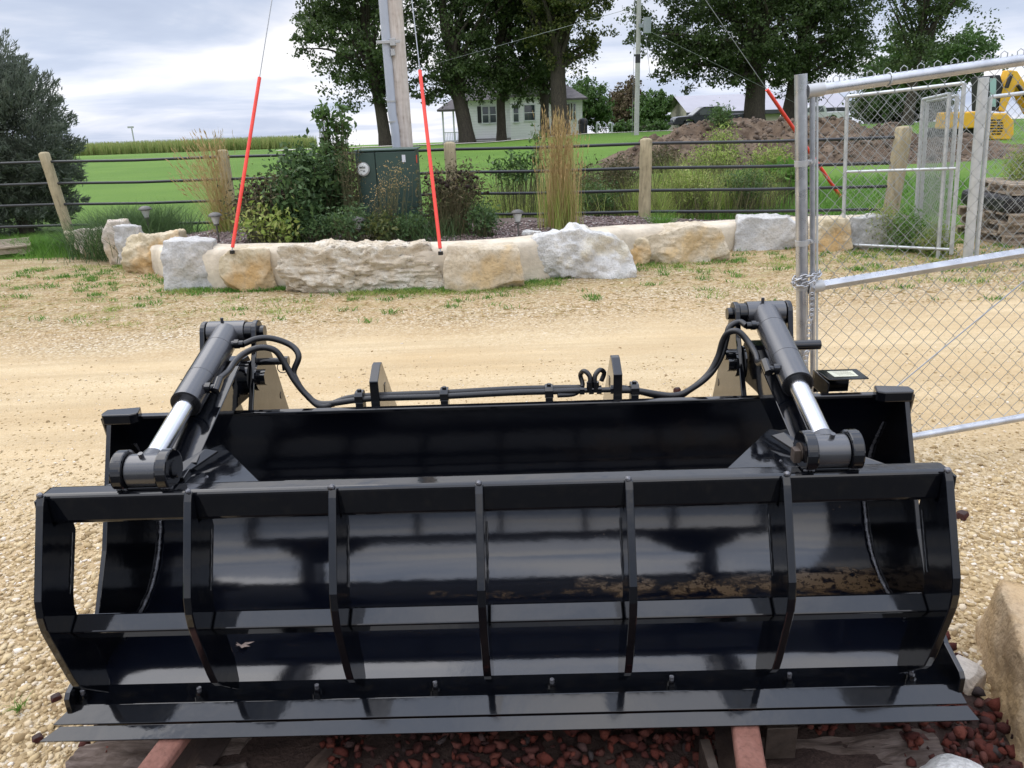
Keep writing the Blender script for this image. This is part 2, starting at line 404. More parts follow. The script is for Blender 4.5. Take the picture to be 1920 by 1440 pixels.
DIRT = stone('dug_topsoil', (.085, .058, .038), (.130, .092, .062), (.175, .130, .090), 3.0, 0, .97, 1.4)
BEDSOIL = simple('bed_soil', (.13, .10, .085), .95, 0, .2, .3, 9, .8, 50, .02)


# ------------------------------------------------------------------ the setting: ground
def sst(a, b, x):
    t = np.clip((x - a) / (b - a), 0, 1); return t * t * (3 - 2 * t)
def terr(x, y):
    x = np.asarray(x, dtype=float); y = np.asarray(y, dtype=float)
    near = .32 * sst(-2, 6, x) * sst(22, 55, y)
    near = near + .10 * sst(-5.5, -3, x) * sst(9.5, 11, y) * (1 - sst(20, 40, y))
    far = near - .0297 * np.maximum(0, y - 51) * 1.0
    fade = sst(46, 60, y)
    return near * (1 - fade) + far * fade - .03 * (1 - sst(9.2, 10.6, y))
def tz(x, y): return float(terr(x, y))
def grid_mesh(name, xs, ys, zf, mat, parent=None, smooth=True):
    X, Y = np.meshgrid(xs, ys); Z = zf(X, Y); V = np.stack([X, Y, Z], -1).reshape(-1, 3)
    nx, ny = len(xs), len(ys); I = (np.arange(ny - 1)[:, None] * nx + np.arange(nx - 1)[None]).ravel()
    return arr_obj(name, V, np.stack([I, I + 1, I + nx + 1, I + nx], 1), mat, parent, smooth)
def sspace(a, n): t = np.linspace(-1, 1, n); return np.sinh(t * 6) / np.sinh(6) * a
ground = grid_mesh('lawn', sspace(4000, 241), np.concatenate([-sspace(4000, 241)[:120][::1] * 0 + np.linspace(-4000, -60, 120) * 1.0, np.geomspace(1, 4000, 260) + np.linspace(-55, 0, 260)]), terr, LAWN)
CIN = stone('cinder_soil', (.030, .018, .015), (.055, .035, .028), (.07, .045, .035), 8, 0, .98, 1.)
cb_ = grid_mesh('extended_cinder_bed', np.linspace(-1.12, 1.42, 60), np.linspace(.5, 2.5, 50), lambda X, Y: .016 + (fbm(np.stack([X * 9, Y * 9, 0 * X], -1).reshape(-1, 3), 3, 21) * .006).reshape(X.shape) - .05 * np.clip((np.maximum(np.abs(X - .15) - 1.15, 0) / .12), 0, 1), CIN); tag(cb_, 'dark cinder strip under the bucket, extended unseen to darken reflections', None, None, 'structure')  # cinder under the bucket; the unseen near part is added to darken tine reflections
tag(ground, 'bright green mown lawn beyond the rail fence', None, None, 'structure')
def yardz(x, y):
    P = np.stack([x * .8, y * .8, 0 * x], -1).reshape(-1, 3)
    return (fbm(P, 3, 5) * .010).reshape(x.shape) - .012 * np.exp(-((y - 4.1 + .05 * x) / .28) ** 2) - .012 * np.exp(-((y - 5.7 + .05 * x) / .3) ** 2) - .002
yard = grid_mesh('gravel_yard', np.concatenate([np.linspace(-45, -8, 20), np.linspace(-7.8, 7.8, 200), np.linspace(8, 60, 24)]), np.concatenate([np.linspace(-40, -1, 24), np.linspace(-.8, 10.6, 180)]), yardz, M_GRAVEL)
tag(yard, 'pale tan limestone gravel yard with packed wheel track', None, None, 'structure')
asp = MB(); asp.add([(-30, -30, .012), (30, -30, .012), (30, .55, .012), (-30, .55, .012)], [(0, 1, 2, 3)]); o = asp.build('unseen_dark_ground', simple('reflection_darkening_ground', (.05, .048, .045), .9, 0, .3, .25, 3, .5, 90, .01)); tag(o, 'dark asphalt apron at the photographer\'s feet', None, None, 'structure')  # unseen dark sheet added around the camera to darken the bucket's reflections
# lane in front of the house
LANEM = simple('pale_gravel_lane', (.55, .52, .44), .95, 0, .2, .1, 3)
xs = np.linspace(-14, 30, 60); lv = []
for x in xs:
    yc = 50.5 + .10 * (x + 8) - .02 * max(0, x - 12)
    for d in (-.6, .6): lv.append((x, yc + d, tz(x, yc + d) + .035))
arr_obj('lane', lv, [(2 * i, 2 * i + 2, 2 * i + 3, 2 * i + 1) for i in range(59)], LANEM)
tag(bpy.data.objects['lane'], 'pale gravel lane crossing the lawn before the farmhouse', None, None, 'structure')

# ------------------------------------------------------------------ grapple bucket
X0 = -.025; HW = 1.155
B = empty('grapple_bucket', (X0, 1.95, 0), 'black glossy grapple bucket with two hydraulic cylinders resting on railway rails', 'grapple bucket')
pr = [(1.706, .2130), (1.730, .2195), (1.752, .2255), (1.775, .2300), (1.80, .2325), (1.86, .2345), (1.95, .240)]
for a in range(7, 46, 4): pr.append((1.95 + .30 * (math.sin(R(a)) - .035), .240 + .30 * (.999 - math.cos(R(a)))))
for a in range(50, 111, 5): pr.append((2.149 + .28 * (math.sin(R(a)) - .707), .328 + .28 * (.707 - math.cos(R(a)))))
pr.append((2.105, .846))
def offs(pr, d):
    out = []
    for i, p in enumerate(pr):
        a = Vector(pr[max(i - 1, 0)]); b = Vector(pr[min(i + 1, len(pr) - 1)]); t = (b - a).normalized(); n = Vector((t.y, -t.x)); q = Vector(p) + n * d; out.append((q.x, q.y))
    return out
fine = pr
m = MB(); n = len(fine); o2 = offs(fine, .010)
x0, x1 = X0 - HW + .012, X0 + HW - .012
vs = [(x0, *p) for p in fine] + [(x1, *p) for p in fine]; m.add(vs, [(i, i + 1, n + i + 1, n + i) for i in range(n - 1)], True)
vs = [(x0, *p) for p in o2] + [(x1, *p) for p in o2]; m.add(vs, [(i + 1, i, n + i, n + i + 1) for i in range(n - 1)], True)
sh = m.build('bucket_shell', INN, B)
m = MB(); m.prism([(2.078, .846), (2.078, .858), (2.100, .858), (2.185, .826), (2.185, .812), (2.100, .846)], X0 - HW + .01, X0 + HW - .01)
m.build('top_lip', BLK, B, .003)
m = MB(); m.prism([(1.6195, .205), (1.6195, .2280), (1.70, .2240), (1.704, .205)], X0 - HW + .013, X0 + HW - .013); m.prism([(1.60, .15), (1.60, .194), (2.2, .19), (2.2, .178), (1.75, .18)], X0 - HW + .06, X0 + HW - .06)
m.build('floor_plate', BLK, B, .0015)
spl = [(1.600, .197), (1.600, .262), (1.612, .275), (1.69, .30), (1.80, .375), (1.90, .52), (2.070, .862), (2.10, .862), (2.195, .825), (2.27, .66), (2.275, .50), (2.24, .38), (2.18, .285), (2.08, .215), (2.0, .19), (1.7, .178)]
for s in (-1, 1):
    xx = X0 + s * HW; m = MB(); m.prism(spl, min(xx, xx - s * .014), max(xx, xx - s * .014)); sp = m.build('side_plate', BLK, B, .002)
    m = MB(); xa = xx - s * .095
    pts = [(xa, 2.066), (xa + s * .02, 2.052), (xx + s * .004, 2.052), (xx + s * .012, 2.066), (xx + s * .012, 2.10), (xa + s * .014, 2.115)]
    m.prismv([(x, y, .842) for x, y in pts], (0, 0, .031))
    m.prismv([(xx + s * .001, 2.056, .862), (xx + s * .013, 2.056, .862), (xx + s * .013, 2.07, .79), (xx + s * .001, 2.06, .79)], (0, .03, 0)); m.build('corner_cap', BLK, sp, .004)
    # stiffener bar and weld inside the side plate
    w1 = smooth_path([(xx - s * .018, 2.16, .74), (xx - s * .018, 2.215, .60), (xx - s * .018, 2.215, .46), (xx - s * .018, 2.14, .33), (xx - s * .018, 2.03, .26), (xx - s * .018, 1.88, .240)], 14)
    random.seed(5 + s); m = MB(); m.tube([p + Vector((0, random.uniform(-.002, .002), random.uniform(-.002, .002))) for p in w1], [random.uniform(.004, .0068) for _ in w1], 6); m.build('weld_seam', WELD, B)
# cutting edge: two bevelled strips with a groove
m = MB()
m.prismv([(X0 - HW - .028, 1.5765, .205), (X0 - HW + .008, 1.6185, .2290), (X0 + HW - .008, 1.6185, .2290), (X0 + HW + .000, 1.5765, .205)], (0, .008, -.011))
ce = m.build('cutting_edge', BLK, B, .0012)
m = MB(); m.prismv([(X0 - HW - .046, 1.5400, .1860), (X0 - HW - .006, 1.5715, .2035), (X0 + HW - .002, 1.5715, .2035), (X0 + HW + .014, 1.5400, .1860)], (0, .006, -.009)); m.build('lip_strip', BLK, ce, .001)
for px in (170, 383, 600, 820, 1040, 1267, 1493, 1728):
    p = gp(px, 1305, .222); c = Vector((p.x, 1.640, .2275)); m = MB()
    m.cyl(c, c + Vector((0, 0, .008)), .0145, 20); m.cyl(c + Vector((0, 0, .008)), c + Vector((0, 0, .019)), .0115, 6); bo = m.build('edge_bolt', BLK, B, .001); m = MB(); m.cyl(c + Vector((0, 0, .0192)), c + Vector((0, 0, .030)), .006, 10); m.build('bolt_highlight_tip', WELD, bo, .001)  # pale tip gives each black bolt a painted highlight
# grapple frame
GH = 1.062; GX = -.051
m = MB(); m.bb(GX - GH, GX + GH, 1.605, 1.660, .768, .846); fr = m.build('grapple_bar', BLK, B, .012, seg=4)
m = MB()
for s in (-1, 1): m = MB(); m.bb(*sorted((GX + s * GH + s * .0005, GX + s * GH + s * .008)), 1.60, 1.67, .752, .835); m.build('bar_end_plate', BLK, fr, .003)
tine = [(1.596, .848), (1.585, .83), (1.497, .63), (1.490, .590), (1.4915, .555), (1.498, .525), (1.534, .385), (1.546, .350), (1.562, .328), (1.650, .240), (1.664, .262), (1.662, .33), (1.645, .40), (1.632, .455), (1.606, .50), (1.604, .545), (1.612, .575), (1.680, .715), (1.675, .7665), (1.6035, .7665), (1.6035, .848)]
TXP = [dp(px, 915, 1.6).x + .002 for px in (79, 350, 625, 901, 1181, 1471, 1764)]; TXP[0] = GX - GH + .014; TXP[-1] = GX + GH - .016
for i, x in enumerate(TXP):
    m = MB(); m.prism(tine, x - .0095, x + .0095); t = m.build('tine', BLK, fr, .0025)
    sd = 1 if x < 0 else -1; random.seed(i)
    m = MB(); m.tube([(x + random.uniform(-.004, .004), 1.592 + .004 * k, .850 + random.uniform(0, .003)) for k in range(4)], [.003, .008, .007, .003], 7); m.build('weld_bead', WELD, t)
    wl = [(x + sd * .0105 + random.uniform(-.0006, .0006), 1.662 - .0038 * k, .715 - .0078 * k) for k in range(18)]
    m = MB(); m.tube(wl, [random.uniform(.0018, .0035) for _ in wl], 6); m.build('weld_bead', BLK, t)
# lower cross bar: square tube standing on edge, between the tines
for a, b_ in zip(TXP[:-1], TXP[1:]):
    m = MB(); m.prism([(1.602, .523), (1.565, .493), (1.592, .456), (1.628, .486)], a + .0097, b_ - .0097); m.build('cross_bar', BLK, fr, .005, seg=3)
# grapple arms, gussets, cylinders
def side(s):
    uc = GX + s * .815          # cylinder
    inn = -s
    ua = uc + inn * .030        # arm
    xb = uc + inn * .088        # inboard bracket
    arm = [(1.690, .77), (1.690, .842), (1.745, .850), (1.90, .905), (2.10, .975), (2.16, .99), (2.235, .985), (2.265, .94), (2.25, .89), (2.20, .865), (2.08, .872), (1.95, .835), (1.82, .79), (1.74, .77)]
    m = MB(); m.prism(arm, ua - .034, ua + .034); a = m.build('grapple_arm', BLK, B, .003)
    m = MB(); m.prism([(1.745, .8508), (1.745, .857), (1.90, .912), (2.12, .989), (2.12, .9825), (1.90, .9055)], ua - .040, ua + .046); m.build('arm_flange', BLK, a, .002)
    xx = ua + inn * .040
    m = MB(); m.prismv([(ua - inn * .03, 1.700, .8455), (xx + inn * .012, 1.790, .874), (xx + inn * .040, 1.800, .862), (ua + inn * .01, 1.692, .836)], (0, .003, -.006)); m.build('toe_plate', BLK, a, .0015)
    m = MB(); m.prismv([(ua + inn * .235, 1.661, .832), (ua - inn * .17, 1.661, .832), (ua - inn * .01, 1.86, .842), (ua + inn * .06, 1.88, .846)], (0, 0, -.010)); g = m.build('gusset_plate', BLK, fr, .002)
    m = MB(); random.seed(3); xr = ua + inn * .085
    wl = [(xr - inn * .003 * k + random.uniform(-.002, .002), 1.70 + .011 * k, .8315 - .0018 * k + random.uniform(0, .002)) for k in range(15)]
    m.tube(wl, [random.uniform(.003, .0055) for _ in wl], 7); m.build('weld_bead', WELD, g)
    m = MB(); m.cyl((ua - .045, 2.20, .925), (xb - inn * .0085, 2.20, .925), .052, 36); h_ = m.build('pivot_hub', BLK, a, .002)
    m = MB(); m.cyl((xb + inn * .0085, 2.20, .925), (xb + inn * .014, 2.20, .925), .040, 30); m.cyl((xb + inn * .0145, 2.20, .925), (xb + inn * .034, 2.20, .925), .026, 6); m.build('pivot_nut', BLK, h_, .002)
    # brackets behind the lip
    T = Vector((uc, 2.27, 1.050 if s < 0 else 1.060)); D = Vector((uc - (.026 if s > 0 else 0), 1.648, .884)); ax = (D - T).normalized()
    apex = [(T.y + .035 * math.cos(R(q)), T.z + .035 * math.sin(R(q))) for q in range(160, -21, -20)]
    brk = [(2.108, .835), (2.215, 1.00)] + apex + [(2.325, .985), (2.345, .975), (2.42, .79), (2.46, .70), (2.33, .64), (2.19, .80), (2.17, .80)]
    for q in (-1, 1):
        xc = uc + q * (.088 if q == inn else .068)
        m = MB(); m.prism(brk, xc - .008, xc + .008); pb = m.build('pivot_bracket', BLK, B, .003)
        if q == inn:
            m = MB(); m.cyl((xc + q * .008, 2.385, .80), (xc + q * .0095, 2.385, .80), .012, 20); m.build('bracket_hole', RUBBER, pb)
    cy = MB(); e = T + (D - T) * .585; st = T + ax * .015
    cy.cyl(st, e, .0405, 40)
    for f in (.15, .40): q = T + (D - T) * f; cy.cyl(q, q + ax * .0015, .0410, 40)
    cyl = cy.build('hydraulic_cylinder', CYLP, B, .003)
    m = MB(); m.cyl(e + ax * .0005, e + ax * .004, .036, 36); m.build('end_seal', RUBBER, cyl)
    m = MB(); m.cyl(e, D - ax * .03, .0245, 36); m.build('cylinder_rod', CHROME, cyl)
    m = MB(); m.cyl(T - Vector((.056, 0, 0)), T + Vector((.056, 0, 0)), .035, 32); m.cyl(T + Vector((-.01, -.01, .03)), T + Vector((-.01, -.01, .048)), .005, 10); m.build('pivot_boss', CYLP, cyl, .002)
    m = MB(); m.cyl(T + Vector((inn * .057, 0, 0)), T + Vector((inn * .0785, 0, 0)), .030, 28); m.build('pivot_pin', BLK, cyl, .002)
    m = MB(); m.cyl(T + Vector((inn * .0965, 0, 0)), T + Vector((inn * .112, 0, 0)), .018, 24); m.build('pin_head', BLK, cyl, .002)
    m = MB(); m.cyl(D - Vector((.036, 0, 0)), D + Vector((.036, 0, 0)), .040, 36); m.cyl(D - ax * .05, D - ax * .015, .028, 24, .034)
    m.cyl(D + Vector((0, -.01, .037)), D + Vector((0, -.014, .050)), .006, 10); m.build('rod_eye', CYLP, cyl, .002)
    for q in (-1, 1):
        xc = D.x + q * .052
        prf = [(1.63, .8465)] + [(D.y + .050 * math.cos(R(212 - k * 6.09)), D.z + .050 * math.sin(R(212 - k * 6.09))) for k in range(40)] + [(1.664, .8465)]
        m = MB(); m.prism(prf[::-1], xc - .014, xc + .014); cp = m.build('clevis_plate', BLK, fr, .004)
        m = MB(); m.cyl((xc + q * .0145, D.y, D.z), (xc + q * .018, D.y, D.z), .022, 24)
        if q == inn: m.cyl((xc + q * .018, D.y - .012, D.z - .008), (xc + q * .028, D.y - .012, D.z - .008), .007, 10)
        if q == inn and s == 1: m.bb(*sorted((xc + q * .018, xc + q * .034)), D.y - .02, D.y + .006, D.z - .02, D.z + .012)
        m.build('clevis_pin', STEELB if (q == inn and s == 1) else BLK, cp, .0015)
        m = MB(); random.seed(9 + q); wl = [(xc - .012 + .003 * k, 1.622 + random.uniform(-.003, .003), .849 + random.uniform(0, .003)) for k in range(9)]
        m.tube(wl, [random.uniform(.003, .006) for _ in wl], 6); m.build('weld_bead', WELD, cp)
    m = MB(); m.bb(D.x - .04, D.x + .04, 1.618, 1.658, .8465, .854); m.build('clevis_base', BLK, fr, .002)
    # ports
    P1 = T + (D - T) * .13; P2 = T + (D - T) * .50
    f1 = P1 + Vector((inn * .072, .0, .006)); f2 = P2 + Vector((inn * .066, 0, .012))
    m = MB(); m.cyl(P1 + Vector((inn * .035, 0, .006)), f1, .011, 14); m.cyl(P1 + Vector((inn * .045, 0, .006)), P1 + Vector((inn * .058, 0, .006)), .0145, 6); m.build('hose_fitting', BLK, cyl, .001)
    m = MB(); m.cyl(P2 + Vector((inn * .03, 0, .012)), f2, .010, 14); m.cyl(P2 + Vector((inn * .038, 0, .012)), P2 + Vector((inn * .052, 0, .012)), .0155, 6); m.cyl(f2 + Vector((0, -.012, -.006)), f2 + Vector((0, .03, .014)), .0125, 6)
    m.build('hose_fitting', BLK, cyl, .001)
    m = MB()
    if s < 0:
        m.cyl((xb + .0085, 2.23, .965), (xb + .085, 2.23, .965), .011, 16); m.cyl((xb + .085, 2.23, .965), (xb + .097, 2.23, .965), .015, 12); m.cyl((xb + .078, 2.23, .985), (xb + .078, 2.23, .935), .004, 8)
        ring = [(xb + .078 + .016 * math.cos(k * .524), 2.222, .946 + .016 * math.sin(k * .524)) for k in range(12)]; m.tube(ring, .0018, 6, closed=True)
        m.build('lock_pin', BLK, B, .001)
    else:
        m.cyl((uc + .02, 2.20, .975), (uc + .150, 2.20, .975), .0145, 18); m.build('lock_pin', BLK, B, .003)
        m = MB(); m.cyl((xb - .0085, 2.2, .955), (xb - .035, 2.2, .955), .014, 14); m.cyl((xb - .035, 2.2, .955), (xb - .043, 2.2, .955), .02, 6); m.build('lock_pin', BLK, B, .001)
    return f1, f2, T, D
FL = side(-1); FR = side(1)
# lugs on the lip
for xe, s in ((-.393 - .012, 1), (.305, -1)):
    m = MB(); m.prism([(2.112, .835), (2.112, .930), (2.175, .962), (2.20, .962), (2.42, .72), (2.40, .66), (2.32, .62), (2.175, .8)], xe - .013, xe + .013); lg = m.build('hook_lug', BLK, B, .002)
    m = MB(); m.bb(*sorted((xe + s * .0132, xe + s * .0145)), 2.20, 2.225, .86, .89); m.build('lug_slot', RUBBER, lg)
# hoses: laid out over the lip
HR = .0092
def hose(pts, r=HR):
    m = MB(); m.tube(smooth_path(pts, 8), r, 12); return m.build('hydraulic_hose', RUBBER, B)
yl = 2.13; zl = .874
def hp(*pts): return [dp(a, b, y) for a, b, y in pts]
A1, A2 = FL[0], FL[1]; C1, C2 = FR[0], FR[1]; UY = Vector((0, .03, .014))
hose([A1] + hp((478, 637, 2.21), (508, 637, 2.22), (542, 650, 2.22), (556, 670, 2.20), (547, 697, 2.19), (550, 712, 2.18), (567, 738, 2.16), (597, 759, 2.14)) + [Vector((-.47, yl, .868)), Vector((-.40, yl, .872)), Vector((-.22, yl, .872)), Vector((0., yl, .877)), Vector((.14, yl, .877)), Vector((.20, yl, .878))])
hose([A2 + UY] + hp((424, 699, 2.05), (436, 681, 2.10), (454, 665, 2.14), (482, 654, 2.16), (511, 659, 2.17), (530, 684, 2.17), (549, 716, 2.16), (573, 744, 2.15), (603, 764, 2.13)) + [Vector((-.47, yl + .018, .872)), Vector((-.22, yl + .019, .876)), Vector((0., yl + .018, .882)), Vector((.20, yl + .018, .880))])
hose([C1] + hp((1382, 602, 2.21), (1364, 611, 2.21), (1358, 632, 2.20), (1350, 662, 2.19), (1330, 697, 2.17), (1298, 724, 2.15), (1260, 740, 2.13)) + [Vector((.36, yl, .872)), Vector((.30, yl, .874))])
hose([C2 + UY] + hp((1419, 678, 2.05), (1413, 661, 2.09), (1398, 638, 2.13), (1380, 620, 2.15), (1362, 622, 2.17), (1351, 638, 2.18), (1342, 668, 2.18), (1324, 700, 2.17), (1292, 728, 2.15), (1255, 744, 2.14)) + [Vector((.34, yl + .018, .872)), Vector((.30, yl + .018, .876))])
hose([(.13, 2.12, .868), (.18, 2.13, .868), (.205, 2.15, .885), (.20, 2.16, .915), (.21, 2.14, .934), (.225, 2.13, .92), (.225, 2.125, .89)], .007)
hose([(.24, 2.125, .89), (.24, 2.13, .92), (.255, 2.14, .936), (.27, 2.16, .92), (.262, 2.16, .895)], .007)
m = MB(); m.cyl((.19, yl, .878), (.31, yl, .877), .008, 12)
for q in (.195, .222, .245, .285): m.cyl((q, yl, .878), (q + .014, yl, .878), .014, 6)
for q in (.225, .242): m.cyl((q, yl - .004, .875), (q, yl - .004, .905), .010, 6)
m.build('hose_tee', BLK, B, .001)
for px in (672, 832, 1028, 1187):
    q = dp(px, 755, yl).x; m = MB(); m.bb(q - .011, q + .011, yl - .012, yl + .034, .825, .8625); m.bb(q - .013, q + .013, yl - .015, yl + .031, .8628, .8655)
    pr_ = [(yl - .015, .866), (yl - .016, .884), (yl - .006, .893), (yl + .024, .893), (yl + .031, .884), (yl + .031, .866)]
    m.prism(pr_, q - .012, q + .012); m.cyl((q, yl + .008, .893), (q, yl + .008, .899), .007, 6); m.build('hose_clamp', BLK, B, .0015)
# bent plate with a sticker
m = MB(); xa, xb = .915, 1.05
m.prismv([(xa, 2.11, .897), (xa + .115, 2.11, .897), (xb, 2.24, .882), (xa + .01, 2.24, .882)], (0, 0, -.004)); m.bb(xa, xa + .004, 2.112, 2.235, .835, .885); m.bb(xa + .0045, xa + .11, 2.225, 2.23, .815, .8755)
dpn = m.build('sign_bracket', BLK, B, .0015)
STICK = simple('pale_sticker', (.55, .55, .42), .5, 0, .4, .15, 40)
nrm = Vector((0, 0, 1)); zt = lambda y: .897 - .015 * (y - 2.11) / .13 + .0008
m = MB(); m.prismv([(xa + .025, 2.135, zt(2.135)), (xa + .095, 2.135, zt(2.135)), (xa + .108, 2.21, zt(2.21)), (xa + .032, 2.21, zt(2.21))], (0, 0, .0006)); m.build('sticker', STICK, dpn)
m = MB(); random.seed(4)
for rr in range(4):
    yv = 2.15 + rr * .015; xx = xa + .045
    while xx < xa + .088:
        ww = random.uniform(.002, .007); m.prismv([(xx, yv, zt(yv) + .0007), (xx + ww, yv, zt(yv) + .0007), (xx + ww, yv + .005, zt(yv + .005) + .0007), (xx, yv + .005, zt(yv + .005) + .0007)], (0, 0, .0003)); xx += ww + .002
m.build('printed_lines', simple('faded_print', (.25, .22, .16), .6), dpn)
B.rotation_euler.z = R(-.9)
# dead leaf on the bucket floor
m = MB(); c = Vector((-.80, 1.84, .2375)); random.seed(2); pts = []
for k, rr in enumerate((.030, .012, .026, .010, .022, .009, .012, .008, .020, .010, .030, .013, .024, .010)):
    an = k * 2 * math.pi / 14 + .4; pts.append(c + Vector((rr * 1.35 * math.cos(an), rr * .55 * math.sin(an), .002 + .010 * random.random())))
m.add([c + Vector((0, 0, .006))] + pts, [(0, 1 + k, 1 + (k + 1) % 14) for k in range(14)]); lf = m.build('dead_leaf', simple('dead_leaf_brown', (.24, .18, .15), .8, var=.3, scale=40), off=c)
tag(lf, 'small curled brown leaf lying on the bucket floor at left', 'leaf')

# ------------------------------------------------------------------ rails and ties under the bucket
RUST = stone('rusty_rail_steel', (.21, .095, .070), (.30, .15, .115), (.15, .07, .055), 9, 0, .75, .4)
RUSTD = stone('dark_rail_web', (.060, .040, .030), (.10, .065, .048), (.05, .035, .03), 9, 0, .85, .4)
def rail(a, b, label):
    a = Vector(a); b = Vector(b); d = (b - a); L = d.length; e = empty('railway_rail', a, label, 'rail', 'rusty rails under the bucket', 0)
    head = [(-.030, .1125), (.030, .1125), (.034, .120), (.034, .138), (.028, .145), (-.028, .145), (-.034, .138), (-.034, .120)]
    web = [(-.06, 0), (.06, 0), (.06, .010), (.012, .028), (.008, .10), (.028, .112), (-.028, .112), (-.008, .10), (-.012, .028), (-.06, .010)]
    for nm, pf, mt in (('rail_head', head, RUST), ('rail_web', web, RUSTD)): m = MB(); m.prism(pf[::-1], 0, L); o = m.build(nm, mt, None, .003); o.parent = e
    e.rotation_euler = (0, 0, math.atan2(d.y, d.x)); return e
rail((-.945, 1.30, .033), (-.73, 2.55, .033), 'rusty rail sticking out under the left end of the bucket')
rail((.507, 1.25, .033), (.75, 2.6, .033), 'rusty rail sticking out under the right half of the bucket')
def noisy_box(name, c, d, rz, mat, seed, amp=.012, label=None, cat=None, n=26, group=None):
    gs = []
    for ax in range(3):
        for sg in (-1, 1):
            u, v = np.meshgrid(np.linspace(-1, 1, n), np.linspace(-1, 1, n)); wv = np.full_like(u, sg)
            P = [None] * 3; P[ax] = wv; P[(ax + 1) % 3] = u * sg; P[(ax + 2) % 3] = v; gs.append(np.stack(P, -1).reshape(-1, 3))
    V = np.concatenate(gs); r = np.linalg.norm(V, axis=1, keepdims=True); V0 = V.copy()
    V = V * (np.array(d) / 2)
    nn = fbm(V * np.array((4, 16, 16)) + seed * 7, 5, seed, .6)[:, None]; dirn = V0 / r
    V = V + dirn * nn * amp - dirn * amp * .5
    cr, sr = math.cos(rz), math.sin(rz); V = V @ np.array([[cr, sr, 0], [-sr, cr, 0], [0, 0, 1]])
    I = (np.arange(n - 1)[:, None] * n + np.arange(n - 1)[None]).ravel(); F1 = np.stack([I, I + 1, I + n + 1, I + n], 1)
    Fs = np.concatenate([F1 + k * n * n for k in range(6)]); o = arr_obj(name, V, Fs, mat, None, True); o.location = c
    if label: tag(o, label, cat, group)
    return o
noisy_box('railway_tie', (-1.00, 1.60, -.04), (.48, .28, .16), .05, TIE, 3, .035, 'weathered cracked tie under the rail at the lower left corner', 'tie', group='old ties under the bucket')
noisy_box('railway_tie', (.80, 1.56, -.05), (.62, .20, .15), -.03, TIE, 8, .02, 'weathered tie right of the right rail below the cutting edge', 'tie', group='old ties under the bucket')
noisy_box('railway_tie', (-.28, 1.52, -.06), (.55, .13, .13), -.22, TIE, 12, .02, 'dark slanting tie between the red stones and the left rail', 'tie', group='old ties under the bucket')
noisy_box('rusty_plank', (-.60, 1.52, .0), (.36, .07, .05), 1.05, RUSTD, 18, .006, 'rusty brown plank lying between the left rail and the red stones', 'plank')
noisy_box('timber_block', (.35, 1.82, .02), (1.1, .12, .12), 0, TIE, 15, .012, 'dark timber block under the middle of the bucket behind the red stones', 'timber')
for q, bx_ in enumerate(((.45, .475, 1.42, 1.56, .0, .12), (.62, .70, 1.555, 1.565, .05, .15))):
    c = Vector(((bx_[0] + bx_[1]) / 2, (bx_[2] + bx_[3]) / 2, bx_[4])); m = MB(); m.bb(*bx_); o = m.build('steel_shim', STEELB, None, .002, off=c); tag(o, ('rusty steel plate standing left of the right rail', 'small rusty steel plate under the cutting edge right of the right rail')[q], 'steel plate')

# ------------------------------------------------------------------ loose pebbles
ICO_V = None
def ico():
    t = (1 + 5 ** .5) / 2
    v = np.array([(-1, t, 0), (1, t, 0), (-1, -t, 0), (1, -t, 0), (0, -1, t), (0, 1, t), (0, -1, -t), (0, 1, -t), (t, 0, -1), (t, 0, 1), (-t, 0, -1), (-t, 0, 1)], float)
    v /= np.linalg.norm(v[0])
    f = np.array([(0, 11, 5), (0, 5, 1), (0, 1, 7), (0, 7, 10), (0, 10, 11), (1, 5, 9), (5, 11, 4), (11, 10, 2), (10, 7, 6), (7, 1, 8), (3, 9, 4), (3, 4, 2), (3, 2, 6), (3, 6, 8), (3, 8, 9), (4, 9, 5), (2, 4, 11), (6, 2, 10), (8, 6, 7), (9, 8, 1)])
    return v, f
def rotmats(rng, n):
    q = rng.normal(size=(n, 4)); q /= np.linalg.norm(q, axis=1, keepdims=True); w, x, y, z = q.T
    return np.stack([1 - 2 * (y * y + z * z), 2 * (x * y - z * w), 2 * (x * z + y * w), 2 * (x * y + z * w), 1 - 2 * (x * x + z * z), 2 * (y * z - x * w), 2 * (x * z - y * w), 2 * (y * z + x * w), 1 - 2 * (x * x + y * y)], 1).reshape(n, 3, 3)
def pebbles(name, P, size, mat, seed, flat=.65, smooth=False, jag=.28):
    rng = np.random.default_rng(seed); v, f = ico(); n = len(P)
    V = v[None] * (1 + rng.uniform(-jag, jag, (n, 12, 1))); V = V * np.stack([size * rng.uniform(.8, 1.5, n), size * rng.uniform(.7, 1.1, n), size * rng.uniform(.55, .9, n)], 1)[:, None, :]
    V = np.einsum('nij,nkj->nki', rotmats(rng, n), V); V[:, :, 2] *= flat
    V = V + P[:, None, :]; Fs = f[None] + 12 * np.arange(n)[:, None, None]
    return arr_obj(name, V.reshape(-1, 3), Fs.reshape(-1, 3), mat, None, smooth)
rng = np.random.default_rng(1)
def scatter(n, x0, x1, y0, y1): return np.stack([rng.uniform(x0, x1, n), rng.uniform(y0, y1, n)], 1)
q = np.concatenate([scatter(40000, -3.6, -.9, 1.1, 5.2), scatter(48000, .95, 4.4, 1.2, 5.2), scatter(26000, -1.1, 1.1, 2.3, 5.2)])
q = q[rng.random(len(q)) < 1.02 - .92 * sst(2.3, 4.8, q[:, 1] + .5 * vnoise(np.stack([q[:, 0] * 1.1, q[:, 1] * 1.3, 0 * q[:, 0]], 1), 4))]
q = np.concatenate([q, scatter(1200, -4, 4.6, 3.6, 6.4), scatter(11000, -6, 6.5, 6.2, 9.8)])
inside = (q[:, 0] > -1.13) & (q[:, 0] < 1.30) & (q[:, 1] < 2.2)
